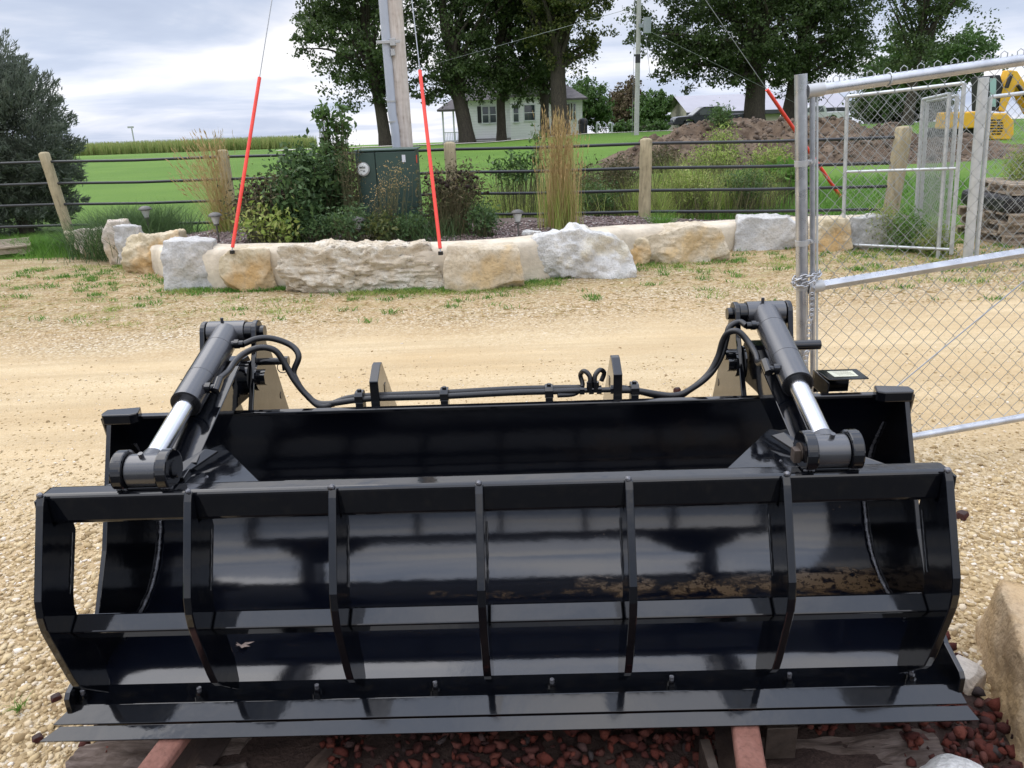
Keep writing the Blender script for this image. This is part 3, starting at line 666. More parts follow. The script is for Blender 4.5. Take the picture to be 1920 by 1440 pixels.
vis = np.abs(q[:, 0]) < q[:, 1] * .73 + .55
q = q[~inside & vis]
sz = rng.lognormal(math.log(.0068), .45, len(q)).clip(.003, .019) * (1 - .38 * sst(2.4, 4.4, q[:, 1]) + .1 * sst(6, 7, q[:, 1]))
q3 = np.concatenate([q, yardz(q[:, 0], q[:, 1])[:, None] + sz[:, None] * .12], 1)
tag(pebbles('loose_gravel', q3, sz, PEB, 2), 'loose tan and white limestone pebbles over the yard', None, None, 'stuff')
# red lava stones under the lip
q = np.concatenate([(lambda a: a[~(((a[:, 0] > .60) & (a[:, 0] < 1.08) & (a[:, 1] < 1.67)) | (a[:, 0] < -.56))])(scatter(1700, -.75, 1.25, 1.40, 1.95)), scatter(260, 1.0, 1.35, 1.5, 2.1), scatter(10, -1.35, -1.15, 1.6, 1.8)])
sz = rng.uniform(.009, .024, len(q)); q3 = np.concatenate([q, rng.uniform(0, .035, (len(q), 1)) - .005], 1)
sz = sz * .82; q3[:, 2] += .012; lav = pebbles('lava_gravel', q3, sz, LAVA, 3, .9, False, .5); tag(lav, 'dark red lava stones under the cutting edge', None, None, 'stuff')

# ------------------------------------------------------------------ big stones
def cube_sphere(n):
    gs = []
    t = np.tan(np.linspace(-1, 1, n) * math.pi / 4)
    for ax in range(3):
        for sg in (-1, 1):
            u, v = np.meshgrid(t, t); P = [None] * 3; P[ax] = np.full_like(u, sg); P[(ax + 1) % 3] = u * sg; P[(ax + 2) % 3] = v
            gs.append(np.stack(P, -1).reshape(-1, 3))
    V = np.concatenate(gs); V /= np.linalg.norm(V, axis=1, keepdims=True)
    I = (np.arange(n - 1)[:, None] * n + np.arange(n - 1)[None]).ravel(); F1 = np.stack([I, I + 1, I + n + 1, I + n], 1)
    return V, np.concatenate([F1 + k * n * n for k in range(6)])
CS = cube_sphere(44)
S_WARM = stone('warm_tan_limestone', (.40, .28, .16), (.56, .43, .28), (.48, .33, .17), 5, 0, .9, 1.2)
def rock(label, cat, x, y, dx, dy, z0, z1, rz, mat, seed, rough=.05, planes=16, boxy=.55, top=None, peak=0, pkx=0., layer=0, name='limestone_boulder', group='boulders edging the planting bed', vert=.05):
    """chunk cut by random planes, worn by noise; x,y = centre"""
    rg = np.random.default_rng(seed); D, Fs = CS
    n = rg.normal(size=(planes, 3)); n /= np.linalg.norm(n, axis=1, keepdims=True)
    n = np.concatenate([n, np.array([(1, .08, .1), (-1, .1, .06), (.05, 1, .1), (0, -1, .18), (.04, .0, 1), (0, 0, -1)])]); n /= np.linalg.norm(n, axis=1, keepdims=True)
    h = np.concatenate([rg.uniform(1.0, 1.34, planes), np.full(6, .9)])
    dn = D @ n.T; r = np.where(dn > .05, h[None] / np.maximum(dn, .05), 9).min(1)
    V = D * r[:, None]; half = np.array([dx, dy, (z1 - z0)]) / 2; V = V * half / .9
    if peak: u_ = np.abs(V[:, 0] / (dx / 2) - pkx) ** 1.4; V[:, 2] = np.where(V[:, 2] > -.3 * half[2], (V[:, 2] + .3 * half[2]) * np.clip(1 - peak * u_, .15, 1) - .3 * half[2], V[:, 2])
    if top is not None: V[:, 2] += (V[:, 0] / dx) * top
    P = V * (7.0 if not layer else 1) * (1 if not layer else np.array((11, 11, 19))) + seed * 3.1
    k = fbm(P * .6, 5, seed, .55 if not layer else .68)
    rid = 1 - np.abs(fbm(P * .33 + 9, 3, seed + 50, .5)) * 2
    V = V + D * ((k * rough + rid * rough * .5)[:, None])
    cr, sr = math.cos(rz), math.sin(rz); V = V @ np.array([[cr, sr, 0], [-sr, cr, 0], [0, 0, 1]])
    o = arr_obj(name, V, Fs, mat, None, True); o.location = (x, y, (z0 + z1) / 2); tag(o, label, cat, group); return o
def rpx(pxa, pxb, pyt, pyb, label, mat, seed, dy=.45, rz=0., zt=None, **k):
    cc = (pxa + pxb) / 2; hw_ = (pxb - pxa) / 2 * .955; pxa, pxb = cc - hw_, cc + hw_; dy *= .62
    """a boulder given by where its front face meets the ground and its top edge"""
    a = gp(pxa, pyb); b = gp(pxb, pyb); yc = (a.y + b.y) / 2; t = dp((pxa + pxb) / 2, pyt, yc + dy * .3)
    zt_ = t.z * .97
    return rock(label, 'boulder', (a.x + b.x) / 2, yc + dy / 2 - .02, b.x - a.x + .02, dy, -.06, zt_, rz, mat, seed, **k)
rpx(132, 162, 436, 476, 'small tan stone at the far left end of the stone edging', S_TAN, 1, .3)
rpx(155, 222, 430, 484, 'pale grey tan boulder second from the left end of the edging', S_PINK, 2, .4)
rpx(207, 246, 414, 495, 'tall tan pinkish slab leaning against a grey slab in the edging', S_PINK, 3, .4, rough=.03)
rpx(231, 268, 421, 502, 'tall narrow grey slab standing right of the tan pinkish slab', S_GREY, 4, .38, rough=.035)
rpx(252, 336, 440, 510, 'ochre boulder with a hollow underside left of the big grey one', S_ORANGE, 5, .55, rough=.07)
rpx(318, 408, 448, 542, 'pale grey boulder with a fine crack beside it in the edging', S_GREY, 26, .55, rough=.03)
rpx(428, 513, 462, 546, 'ochre and tan block beside the foot of the left orange marker', S_ORANGE, 7, .5, rough=.03)
rpx(541, 818, 458, 546, 'long low layered stone with a rough pitted face in the edging', S_LAYER, 8, .55, rough=.036, layer=1, planes=4)
rpx(842, 976, 458, 544, 'smooth tan and orange block right of the second orange marker', S_TAN, 9, .5, rough=.022)
rpx(1001, 1180, 424, 522, 'large white chalky boulder, the tallest of the edging', S_WHITE, 31, .75, rough=.06, peak=.42, pkx=-.1)
rpx(1150, 1214, 446, 496, 'small yellowish boulder against the right of the white one', S_ORANGE, 11, .4)
rpx(1196, 1362, 420, 492, 'long tan and orange boulder below the middle wooden post', S_TAN, 12, .55, rough=.045, peak=.30, pkx=.3)
rpx(1378, 1502, 404, 468, 'flat topped grey slab just left of the steel gate post', S_GREY, 13, .5, rough=.025)
rpx(1522, 1594, 408, 470, 'orange tan block seen through the gate mesh', S_ORANGE, 14, .45, rough=.03)
rpx(1590, 1690, 404, 466, 'grey brown block at the right end of the edging behind the mesh panel', S_GREY, 15, .45, rough=.03)
# mortar: one poured kerb running behind and between the stones
wl = [gp(*p) for p in ((150, 478), (258, 500), (360, 538), (480, 541), (560, 541), (680, 541), (830, 541), (985, 530), (1090, 512), (1215, 492), (1370, 470), (1500, 462), (1640, 458))]
wp = smooth_path(wl, 10); m = MB(); n = len(wp); vs = []
prof = [(0.0, -.05), (-.02, .20), (-.005, .36), (.02, .405), (.07, .425), (.30, .430), (.42, .40), (.50, .28), (.5, -.05)]
random.seed(8)
for i, p in enumerate(wp):
    t = (wp[min(i + 1, n - 1)] - wp[max(i - 1, 0)]); t.z = 0; t.normalize(); nr = Vector((-t.y, t.x, 0)); kk = 1 - .25 * float(sst(.8, 3, p.x)); kk *= 1 - .25 * float(sst(-3.6, -4.6, p.x)) if False else 1
    if p.x < -3.8: kk *= .78
    wob = .006 * math.sin(p.x * 9.1) + .004 * math.sin(p.x * 23)
    for d, z in prof: vs.append(p + nr * (d + .005 + wob) + Vector((0, 0, z * kk)))
k = len(prof); m.add(vs, [(i * k + j, (i + 1) * k + j, (i + 1) * k + j + 1, i * k + j + 1) for i in range(n - 1) for j in range(k - 1)], True)
mo = m.build('mortar_kerb', MORTAR, None, 0, off=(0, 8, 0)); tag(mo, 'smooth sandy mortar filling the gaps between the edging boulders', 'mortar kerb')
# the crack beside the grey boulder and the one under the second marker
def crack(pts, par):
    m = MB(); P = []
    for a, b, yy in pts: P.append(dp(a, b, yy))
    m.tube(P, .005, 5); m.build('crack', simple('crack_shadowed_gap', (.06, .05, .04), .95), par)
# planting bed
def bedz(x, y):
    P = np.stack([x * 1.7, y * 1.7, 0 * x], -1).reshape(-1, 3)
    return .345 - .10 * sst(.8, 3.2, x) - .10 * (1 - sst(-4.6, -3.4, x)) + (fbm(P, 3, 9) * .03).reshape(x.shape) + .05 * sst(8.6, 9.8, y) * (1 - sst(10.4, 11.2, y)) * 0
bx = np.linspace(-5.9, 5.2, 140); wx = np.array([p.x for p in wp]); wy = np.array([p.y for p in wp])
U = np.linspace(0, 1, 26); Xg = np.repeat(bx[None], 26, 0); y0 = np.interp(bx, wx, wy) + .30; y1 = np.interp(bx, [-6, -3, 0, 5.2], [11.6, 11.1, 10.7, 10.2])
Yg = y0[None] + (y1 - y0)[None] * U[:, None]; Zg = bedz(Xg, Yg) * (1 - sst(.86, 1, U))[:, None] + (.06 * sst(.86, 1, U))[:, None] ; Zg[-1] -= .1
I = (np.arange(25)[:, None] * 140 + np.arange(139)[None]).ravel()
bed = arr_obj('planting_bed', np.stack([Xg, Yg, Zg], -1).reshape(-1, 3), np.stack([I, I + 1, I + 141, I + 140], 1), BEDSOIL, None, True); tag(bed, 'raised planting bed behind the boulders', None, None, 'structure')
q = scatter(16000, -5.6, 4.6, 7.9, 10.3); yy0 = np.interp(q[:, 0], wx, wy) + .42; q = q[(q[:, 1] > yy0) & (q[:, 1] < yy0 + 1.5)]
q3 = np.concatenate([q, (bedz(q[:, 0], q[:, 1]) + rng.uniform(.0, .012, len(q)))[:, None]], 1)
tag(pebbles('bed_gravel', q3, rng.uniform(.009, .021, len(q)), PURP, 6), 'purplish brown stones covering the planting bed', None, None, 'stuff')
rock('small white rock on the bed beside the right solar light', 'rock', *dp(997, 416, 8.9).xy, .22, .14, .25, .38, 0, S_WHITE, 40, rough=.03, name='white_rock', group=None)
# boulders in the right foreground
rock('large tan boulder cut off by the lower right corner', 'boulder', 1.735, 1.47, .90, 1.0, -.16, .215, R(-16), S_WARM, 21, rough=.026, planes=1, name='foreground_boulder', group=None)
rock('pale chalky lump in the red stones at the bottom edge', 'rock', 1.075, 1.47, .105, .10, -.02, .062, .2, S_WHITE, 22, rough=.02, name='chalk_lump', group=None)
for (px, py, s_, lb, mt) in ((1955 - 150, 1285, .085, 'rounded beige stone between the bucket side and the big tan boulder', S_PINK), (105, 1308, .023, 'dark red chip on the gravel beside the left side plate of the bucket', LAVA), (70, 1384, .022, 'dark red chip on the gravel below the left tip of the cutting edge', LAVA), (1803, 970, .035, 'small dark red stone on the gravel right of the bucket', LAVA), (1270, 733, .03, 'small rust brown stone on the gravel just behind the bucket lip', LAVA)):
    p = gp(px, py); rock(lb, 'stone', p.x, p.y, s_ * 1.2, s_, -s_ * .3, s_ * (.7 if px > 200 else .38), .7, mt, 60 + px % 7, rough=s_ * .14, planes=46, name='loose_stone', group=None)

# ------------------------------------------------------------------ rail fence
FP = [(130, 404), (424, 11.0), (847, 10.45), (1210, 10.15), (1690, 9.75)]
fx = [dp(108, 370, 11.3).x, dp(424, 330, 10.95).x, dp(847, 330, 10.5).x, dp(1210, 330, 10.2).x, dp(1681, 330, 9.8).x]; fy = [11.3, 10.95, 10.5, 10.2, 9.8]
PIPE = simple('black_pipe_rail', (.012, .014, .016), .4, .0, .5, .2, 6)
fe = empty('rail_fence', (fx[2], fy[2], 0), 'long fence of black pipe rails through weathered round wooden posts', 'fence')
lean = [.10, .0, .01, .0, -.03]
for i, (x, y) in enumerate(zip(fx, fy)):
    ztop = [1.37, 1.33, 1.34, 1.31, 1.36][i]; m = MB(); r = [.072, .078, .078, .080, .098][i]; random.seed(i)
    pts = [(x - lean[i] * (z - .8), y, z) for z in np.linspace(-.1, ztop - .03, 10)]; rr = [r * random.uniform(.96, 1.03) for _ in pts]; pts += [(x - lean[i] * (ztop - .8), y, ztop - .012), (x - lean[i] * (ztop - .8), y, ztop)]; rr += [r * .86, r * .45]
    m.tube(pts, rr, 20); m.build('fence_post', POST, fe)
fz = [(1.235, 1.235, 1.245, 1.245, 1.23), (.94, .94, .955, .945, .93), (.65, .655, .68, .665, .65), (.355, .36, .41, .395, .37)]
for k in range(4):
    m = MB(); P = [Vector((fx[0] - 5.2, fy[0] + .3, fz[k][0]))]
    for i in range(5):
        P.append(Vector((fx[i], fy[i], fz[k][i])))
        if i < 4: P.append(Vector(((fx[i] + fx[i + 1]) / 2, (fy[i] + fy[i + 1]) / 2, (fz[k][i] + fz[k][i + 1]) / 2 - .012)))
    m.tube(P[:1] + P[1:], .019, 10); rl = m.build('pipe_rail', PIPE, fe)

# ------------------------------------------------------------------ utility pole and guys
pb = dp(757, 278, 10.75); attz = dp(690, -963, 10.75)
UP = empty('utility_pole', (pb.x, pb.y, 0), 'tall weathered wooden utility pole with grey conduit behind the green cabinet', 'utility pole')
m = MB(); random.seed(1); zz = np.linspace(-.2, attz.z + 1.2, 26); m.tube([(pb.x + .010 * z * .1, pb.y, z) for z in zz], [.128 - .003 * z for z in zz], 28); m.build('pole_shaft', POLE, UP)
PVC = simple('grey_conduit_plastic', (.40, .43, .48), .5, 0, .5, .06, 3); GREYM = simple('grey_bracket_steel', (.45, .45, .44), .5, .5)
cx = pb.x - .100; cyy = pb.y - .125; m = MB(); m.tube([(cx + .03, cyy, .1), (cx + .02, cyy, 1.55), (cx, cyy, 1.7), (cx - .008, cyy, 6.0)], .056, 20); cd = m.build('conduit', PVC, UP)
m = MB()
for z in (1.60, 1.85): m.cyl((cx + .004, cyy, z), (cx + .003, cyy, z + .02), .061, 24)
m.build('coupling_ring', GREYM, cd)
q = dp(740, 78, 10.55); m = MB(); m.bb(pb.x - .22, pb.x + .08, pb.y - .20, pb.y - .183, q.z - .018, q.z + .018); m.bb(pb.x - .05, pb.x - .0, pb.y - .182, pb.y - .11, q.z - .16, q.z - .08); m.bb(pb.x - .049, pb.x + .02, pb.y - .205, pb.y - .11, q.z - .045, q.z + .04)
m.build('conduit_bracket', GREYM, UP, .004)
AT = Vector((pb.x, pb.y, attz.z))
anch = [(435, 470, .43, 145, 'straight orange guy marker leaning right, left of the green cabinet'), (826, 472, .41, 132, 'straight orange guy marker leaning left, right of the green cabinet'), (1578, 368, .12, 168, 'orange guy marker slanting steeply behind the steel gate')]
def to_px(p):
    v = CM3.transposed() @ (Vector(p) - Vector((0, 0, CAMH))); return (960 + F * v.x / -v.z, 720 - F * v.y / -v.z)
for k, (ax_, ay_, az_, py1, lb) in enumerate(anch):
    a = gp(ax_, ay_, az_) if k < 2 else gp(ax_, 372, .12)
    lo, hi = 0., .9
    for _ in range(40):
        mid = (lo + hi) / 2
        if to_px(a.lerp(AT, mid))[1] > py1: lo = mid
        else: hi = mid
    e = empty('guy_wire', a, 'steel guy wire with ' + lb, 'guy wire', 'guy wires of the utility pole')
    m = MB(); m.tube([a, AT], .0055, 8); m.build('wire', GUY, e)
    m = MB(); m.tube([a.lerp(AT, .004), a.lerp(AT, lo)], .0178 if k < 2 else .028, 14); mk = m.build('marker_sleeve', RED, e)
    if k < 2: m = MB(); m.cyl(a - Vector((0, 0, .03)), a + Vector((0, 0, .002)), .025, 14); m.build('anchor_eye', simple('dark_anchor_iron', (.03, .028, .025), .6, .5), e)

# ------------------------------------------------------------------ green electrical cabinet
GRN = simple('dark_green_enamel', (.030, .062, .050), .42, 0, .5, .12, 5); GRN2 = simple('dark_green_trim', (.018, .035, .030), .5)
L_ = dp(664, 280, 9.3); R_ = dp(778, 280, 9.3); xa, xb, za, zb, ya = L_.x, R_.x, .22, (L_.z + R_.z) / 2 + .0, 9.3
CB = empty('electrical_cabinet', ((xa + xb) / 2, ya + .25, .3), 'dark green metal electrical cabinet with round glass meter beside the pole', 'electrical cabinet')
m = MB(); m.bb(xa + .012, xb - .012, ya + .02, ya + .5, za, zb - .02); m.build('cabinet_body', GRN2, CB, .01)
sm = xa + (xb - xa) * .33
m = MB(); m.bb(xa, sm - .004, ya, ya + .019, za + .02, zb - .03); mp = m.build('meter_panel', GRN, CB, .006)
m = MB(); m.bb(sm + .004, xb, ya - .004, ya + .019, za + .02, zb - .03); dr = m.build('cabinet_door', GRN, CB, .006)
m = MB(); m.bb(xa - .012, xb + .012, ya - .012, ya + .52, zb - .019, zb); m.build('cabinet_lid', GRN, CB, .006)
mc = dp(681, 317, ya); m = MB(); m.cyl((mc.x, ya - .03, mc.z), (mc.x, ya + .001, mc.z), .078, 36); m.build('meter_ring', GREYM, mp, .006)
m = MB(); m.cyl((mc.x, ya - .05, mc.z), (mc.x, ya - .0302, mc.z), .062, 36, .066); gm = m.build('meter_dial', simple('meter_face', (.72, .74, .72), .2, 0, .5, .05, 30), mp, .008)
m = MB()
for a, b_, c, d in ((-.035, .035, .008, .030), (-.025, .0, -.016, -.008), (.004, .03, -.03, -.012)): m.bb(mc.x + a, mc.x + b_, ya - .0520, ya - .0512, mc.z + c, mc.z + d)
m.build('dial_plate', simple('meter_grey_print', (.22, .23, .22), .4), mp)
q = dp(757, 297, ya); m = MB(); m.bb(q.x - .02, q.x + .02, ya - .0075, ya - .0048, q.z - .04, q.z + .04); m.build('white_label', simple('white_label_paper', (.6, .62, .66), .5), dr)
m = MB(); m.bb(xb + .001, xb + .006, ya + .05, ya + .11, q.z - .06, q.z + .03); m.build('orange_tag', RED, CB)

# ------------------------------------------------------------------ solar path lights
LAMPG = simple('lamp_frosted_glass', (.45, .46, .44), .25, 0, .5); LAMPK = simple('lamp_dark_metal', (.10, .095, .085), .5, .4, .5, .2, 20)
first = None
for i, (px, py, lb) in enumerate(((272, 392, 'solar path light on a thin stake, leftmost, near the long grass'), (403, 404, 'solar path light beside the straw reed grass at the left wooden post'), (670, 412, 'solar path light half hidden in green leaves below the cabinet'), (970, 399, 'solar path light on the bare stones left of the white boulder'))):
    yy = [10.3, 9.1, 8.6, 8.75][i]; p = dp(px, py, yy); zb_ = float(bedz(np.array([p.x]), np.array([yy]))[0])
    if first is None:
        e = empty('path_light', (0, 0, 0), lb, 'solar light', 'solar path lights in the bed'); first = e
        m = MB(); m.lathe((0, 0, 0), [(.085, -.005), (.084, .004), (.06, .026), (.03, .038), (.0, .041)], 20); m.lathe((0, 0, 0), [(.07, -.012), (.082, -.006)], 20); m.build('lamp_cap', LAMPK, e)
        m = MB(); m.lathe((0, 0, 0), [(.030, -.105), (.058, -.014)], 8); m.build('lamp_glass', LAMPG, e)
        m = MB(); m.lathe((0, 0, 0), [(.034, -.125), (.034, -.106)], 12); m.cyl((0, 0, -.125), (0, 0, -.36), .011, 8); m.build('lamp_stake', LAMPK, e)
    else: e = copy_tree(first); e['label'] = lb
    e.location = (p.x, yy, p.z); e.rotation_euler = (R((0, 2, 6, -5)[i]), R((0, 0, -4, 4)[i]), .3 * i)
    if i: e.scale = (.92, .92, .92)

# ------------------------------------------------------------------ chain link
def chainlink(m, O, Uv, Vv, W, Hh, pitch=.075, r=.0017, n=5, wob=.0):
    """weave in the plane O + u*Uv + v*Vv"""
    O = Vector(O); Uv = Vector(Uv).normalized(); Vv = Vector(Vv).normalized(); Nn = Uv.cross(Vv).normalized()
    pitch *= .5; k = 0; x = 0
    hs = pitch * 1.06
    while x < W - pitch * .4:
        pts = []; j = 0; v = 0
        while v <= Hh + 1e-6:
            s = (j + k) % 2; px_ = x + (pitch * 1.03 if s else -pitch * .03); off = .0022 * (1 if s else -1)
            if px_ > W: px_ = W
            pts.append(O + Uv * px_ + Vv * v + Nn * off); j += 1; v += hs
        m.tube(pts, r, n, caps=False); x += pitch; k += 1
    return m
def local_frame(loc, tilt, yaw):
    return Matrix.Translation(loc) @ Matrix.Rotation(yaw, 4, 'Z') @ Matrix.Rotation(tilt, 4, 'Y')
# front gate, sagging: whole leaf leans about 6 degrees
GT = R(-5.8); GY = R(6)
g0 = Vector((1.405, 3.40, 0)); 
gp_e = empty('gate_post', g0, 'leaning round galvanised gate post with dome free open top', 'gate post')
gp_e.rotation_euler = Euler((0, GT, GY), 'XYZ')
def lb_(e, name, fn, mat, par=None, bevel=0):
    """build in the local axes of a thing"""
    m = MB(); fn(m); o = m.build(name, mat, None, bevel); o.parent = par or e; return o
lb_(gp_e, 'post_tube', lambda m: m.cyl((0, 0, -.25), (0, 0, 1.775), .0255, 24), GALV)
for z in (1.42, .86 + .02, 1.08):
    def band(m, z=z): m.cyl((0, 0, z - .012), (0, 0, z + .012), .0285, 20); m.box((.042, -.004, z), (.04, .012, .02)); m.cyl((.04, -.018, z), (.04, .012, z), .006, 8)
    lb_(gp_e, 'clamp_band', band, GREYM, None, .001)
ge = empty('chain_link_gate', (0, 0, 0), 'near chain link gate leaf tilted upward to the right, with brace wire', 'gate')
GMX = Matrix.Translation(g0) @ Matrix.Rotation(GY, 4, 'Z') @ Matrix.Rotation(GT, 4, 'Y'); ge.location = GMX @ Vector((.05, 0, 0)); ge.rotation_euler = Euler((0, GT, GY), 'XYZ')
GW = 2.6
zt_, zm_, zb2 = 1.705, .872, .035
lb_(ge, 'gate_stile', lambda m: m.cyl((0, 0, zb2), (0, 0, zt_), .012, 16), GALV)
lb_(ge, 'top_rail', lambda m: m.cyl((.0, 0, zt_), (GW, 0, zt_), .0235, 22), GALV)
for z in (zt_, zm_, zb2): lb_(ge, 'corner_elbow', lambda m, z=z: m.cyl((-.024, 0, z), (.045, 0, z), .0275, 20), GREYM, None, .003)
lb_(ge, 'middle_rail', lambda m: m.box((GW / 2, 0, zm_), (GW, .034, .034), Matrix.Rotation(R(38), 3, 'X')), GALV, None, .004)
lb_(ge, 'bottom_rail', lambda m: m.cyl((0, 0, zb2), (GW, 0, zb2), .019, 18), GALV)
lb_(ge, 'tension_bar', lambda m: m.box((.019, -.004, .9), (.008, .004, 1.62)), GALV2)
lb_(ge, 'brace_wire', lambda m: m.tube([(.33, -.006, .26), (1.9, -.006, 1.35)], .0032, 8), GUY)
def mesh1(m):
    chainlink(m, (.028, .0, .06), (1, 0, 0), (0, 0, 1), GW - .03, 1.70, .0735, .0017, 5)
    x = .028
    while x < GW - .05:   # knuckles over the top rail
        m.tube([(x - .012, 0, 1.715), (x - .010, .006, 1.742), (x, 0, 1.752), (x + .012, -.006, 1.742), (x + .014, 0, 1.712)], .0022, 6); x += .0735
lb_(ge, 'wire_mesh', mesh1, WIRE)
for x in (.33, 1.02, 1.7): lb_(ge, 'wire_tie', lambda m, x=x: m.tube([(x + .004 * math.sin(a), .0275 * math.cos(a), zt_ + .0275 * math.sin(a)) for a in np.linspace(0, 2 * math.pi, 17)[:-1]], .0028, 6, closed=True), GALV2)
# chain round the post
def link_ring(m, c, t, u, L=.034, Wd=.020, r=.0032):
    t = Vector(t).normalized(); u = Vector(u); u = (u - t * u.dot(t)).normalized(); pts = []
    for k in range(14):
        a = k * 2 * math.pi / 14; ca, sa = math.cos(a), math.sin(a); pts.append(Vector(c) + t * (ca * Wd / 2 + (L - Wd) / 2 * (1 if ca > 0 else -1)) + u * sa * Wd / 2)
    m.tube(pts, r, 6, closed=True)
m = MB(); base = GMX @ Vector((.015, 0, .90)); path = []
for k in range(41): a = k / 40 * 2 * math.pi * 1.5 + 2; path.append(GMX @ Vector((.02 + .058 * math.cos(a), .045 * math.sin(a), .915 + .022 * math.sin(a * 1.3))))
st = GMX @ Vector((.03, -.048, .90))
path += [st + Vector((-.004 * math.sin(k), -.002, -.025 * k)) for k in range(1, 22)]
cur = 0; acc = 0; k = 0; pts = [path[0]]
for a, b in zip(path[:-1], path[1:]):
    d = (b - a).length; 
    while acc + d > .0245 * (k + 1): f = (.0245 * (k + 1) - acc) / d; c = a.lerp(b, f); link_ring(m, c, (b - a), Vector((0, 0, 1)) if k % 2 == 0 else (b - a).cross(Vector((0, .3, 1))) + Vector((.01, 0, 0))); k += 1
    acc += d
ch = m.build('steel_chain', GALV, None, 0, off=tuple(base)); tag(ch, 'bright steel chain looped round the gate post and hanging down', 'chain')

# far mesh panels
def panel(name, a, b, h0, h1, label, rails=(), pitch=.09, r=.002, group='mesh panels behind the gate', pr=.021, lean=R(-4.5)):
    a = Vector(a); b = Vector(b); d = b - a; d.z = 0; L = d.length; e = empty(name, a, label, 'fence panel', group); Uv = d.normalized()
    top = lambda s: Vector((0, 0, h0 + (h1 - h0) * s))
    m = MB(); m.cyl(a, a + top(0), pr, 14); m.build('panel_post', GALV2, e)
    m = MB(); m.cyl(b, b + top(1), pr, 14); m.build('panel_post', GALV2, e)
    m = MB(); m.cyl(a + top(0), b + top(1), pr * .9, 12); m.build('panel_rail', GALV2, e)
    for s in rails: m = MB(); m.cyl(a + top(0) * s, b + top(1) * s, pr * .75, 12); m.build('panel_rail', GALV2, e)
    m = MB(); up = (Vector((0, 0, 1))); U2 = (b + top(1) - a - top(0)).normalized(); chainlink(m, a + Vector((0, 0, .03)), U2 if h0 != h1 else Uv, up, L, min(h0, h1) - .05 if h0 == h1 else h0 - .04, pitch, r, 4)
    m.build('wire_mesh', WIRE, e); e.rotation_euler.y = lean; return e
k1 = gp(1580, 466); k2 = gp(1800, 492)
panel('chain_link_fence', (k1.x, k1.y, 0), (k2.x - .02, k2.y + .15, 0), 1.72, 1.74, 'mesh panel with a middle rail standing behind the leaning gate', rails=(.52, .03), pitch=.07)
panel('chain_link_fence', (dp(1736, 300, 9.3).x, 9.3, .0), (dp(1786, 300, 8.4).x, 8.4, 0), 1.66, 1.72, 'mesh panel leaning at an angle behind the middle rail panel', pitch=.068, r=.0016)
panel('chain_link_fence', (dp(1744, 300, 9.5).x, 9.5, .0), (dp(1800, 300, 8.55).x, 8.55, 0), 1.64, 1.70, 'rearmost mesh panel of the dense leaning pair', pitch=.062, r=.0016)
kp = gp(1813, 500); lean2 = R(4)
m = MB(); m.cyl((0, 0, -.1), (0, 0, 1.84), .047, 22); o = m.build('steel_post', GALV2); o.location = (kp.x, kp.y, 0); o.rotation_euler = (0, R(-4.2), 0); tag(o, 'thick galvanised steel post beside the angled mesh panels', 'post')
panel('chain_link_fence', (kp.x + .10, kp.y + .02, 0), (kp.x + 2.8, kp.y + .15, 0), 1.66, 1.66, 'mesh fence running right from the thick steel post', pitch=.075, group=None)

# ------------------------------------------------------------------ pallets
def pallet(loc, rz, lb, name='wooden_pallet', group='pallets stacked behind the gate'):
    e = empty(name, loc, lb, 'pallet', group, rz); w_, d_ = 1.2, 1.0
    for k in range(6): lb_(e, 'deck_board', lambda m, k=k: m.bb(-w_ / 2, w_ / 2, -d_ / 2 + k * .172, -d_ / 2 + k * .172 + .11, .10, .122), PALLET)
    for yv in (-.45, 0, .45): lb_(e, 'stringer', lambda m, yv=yv: m.bb(-w_ / 2, w_ / 2, yv - .02, yv + .02, .0205, .0985), PALLET)
    for xv in (-.5, 0, .5): lb_(e, 'bottom_board', lambda m, xv=xv: m.bb(xv - .06, xv + .06, -d_ / 2, d_ / 2, 0, .02), PALLET)
    return e
pp = dp(1905, 440, 9.4); px0 = pp.x + .18
pallet((px0, 9.5, 0), .05, 'bottom wooden pallet of the stack behind the gate'); pallet((px0 + .03, 9.5, .125), -.06, 'second wooden pallet of the stack under the black sheet'); pallet((px0 - .02, 9.48, .25), .1, 'third wooden pallet of the stack, directly under the black liner')
m = MB(); bl = [( -.62, -.5), (.6, -.52), (.64, .5), (-.6, .5)]
m.prismv([(px0 + x, 9.5 + y, .378) for x, y in bl], (0, 0, .19)); o = m.build('black_liner', simple('black_plastic_sheet', (.012, .012, .014), .35, 0, .5, .3, 5, .8, 9, .05), None, .05, off=(px0, 9.5, .38)); tag(o, 'folded black plastic liner between pallets', 'plastic liner')
pallet((px0 + .06, 9.45, .575), -.12, 'topmost pale pallet resting on the black liner')
q = gp(25, 478); 
e = pallet((q.x - .42, q.y + .0, .03), .55, 'weathered boards lying on the grass at the far left edge', 'board_platform', None)

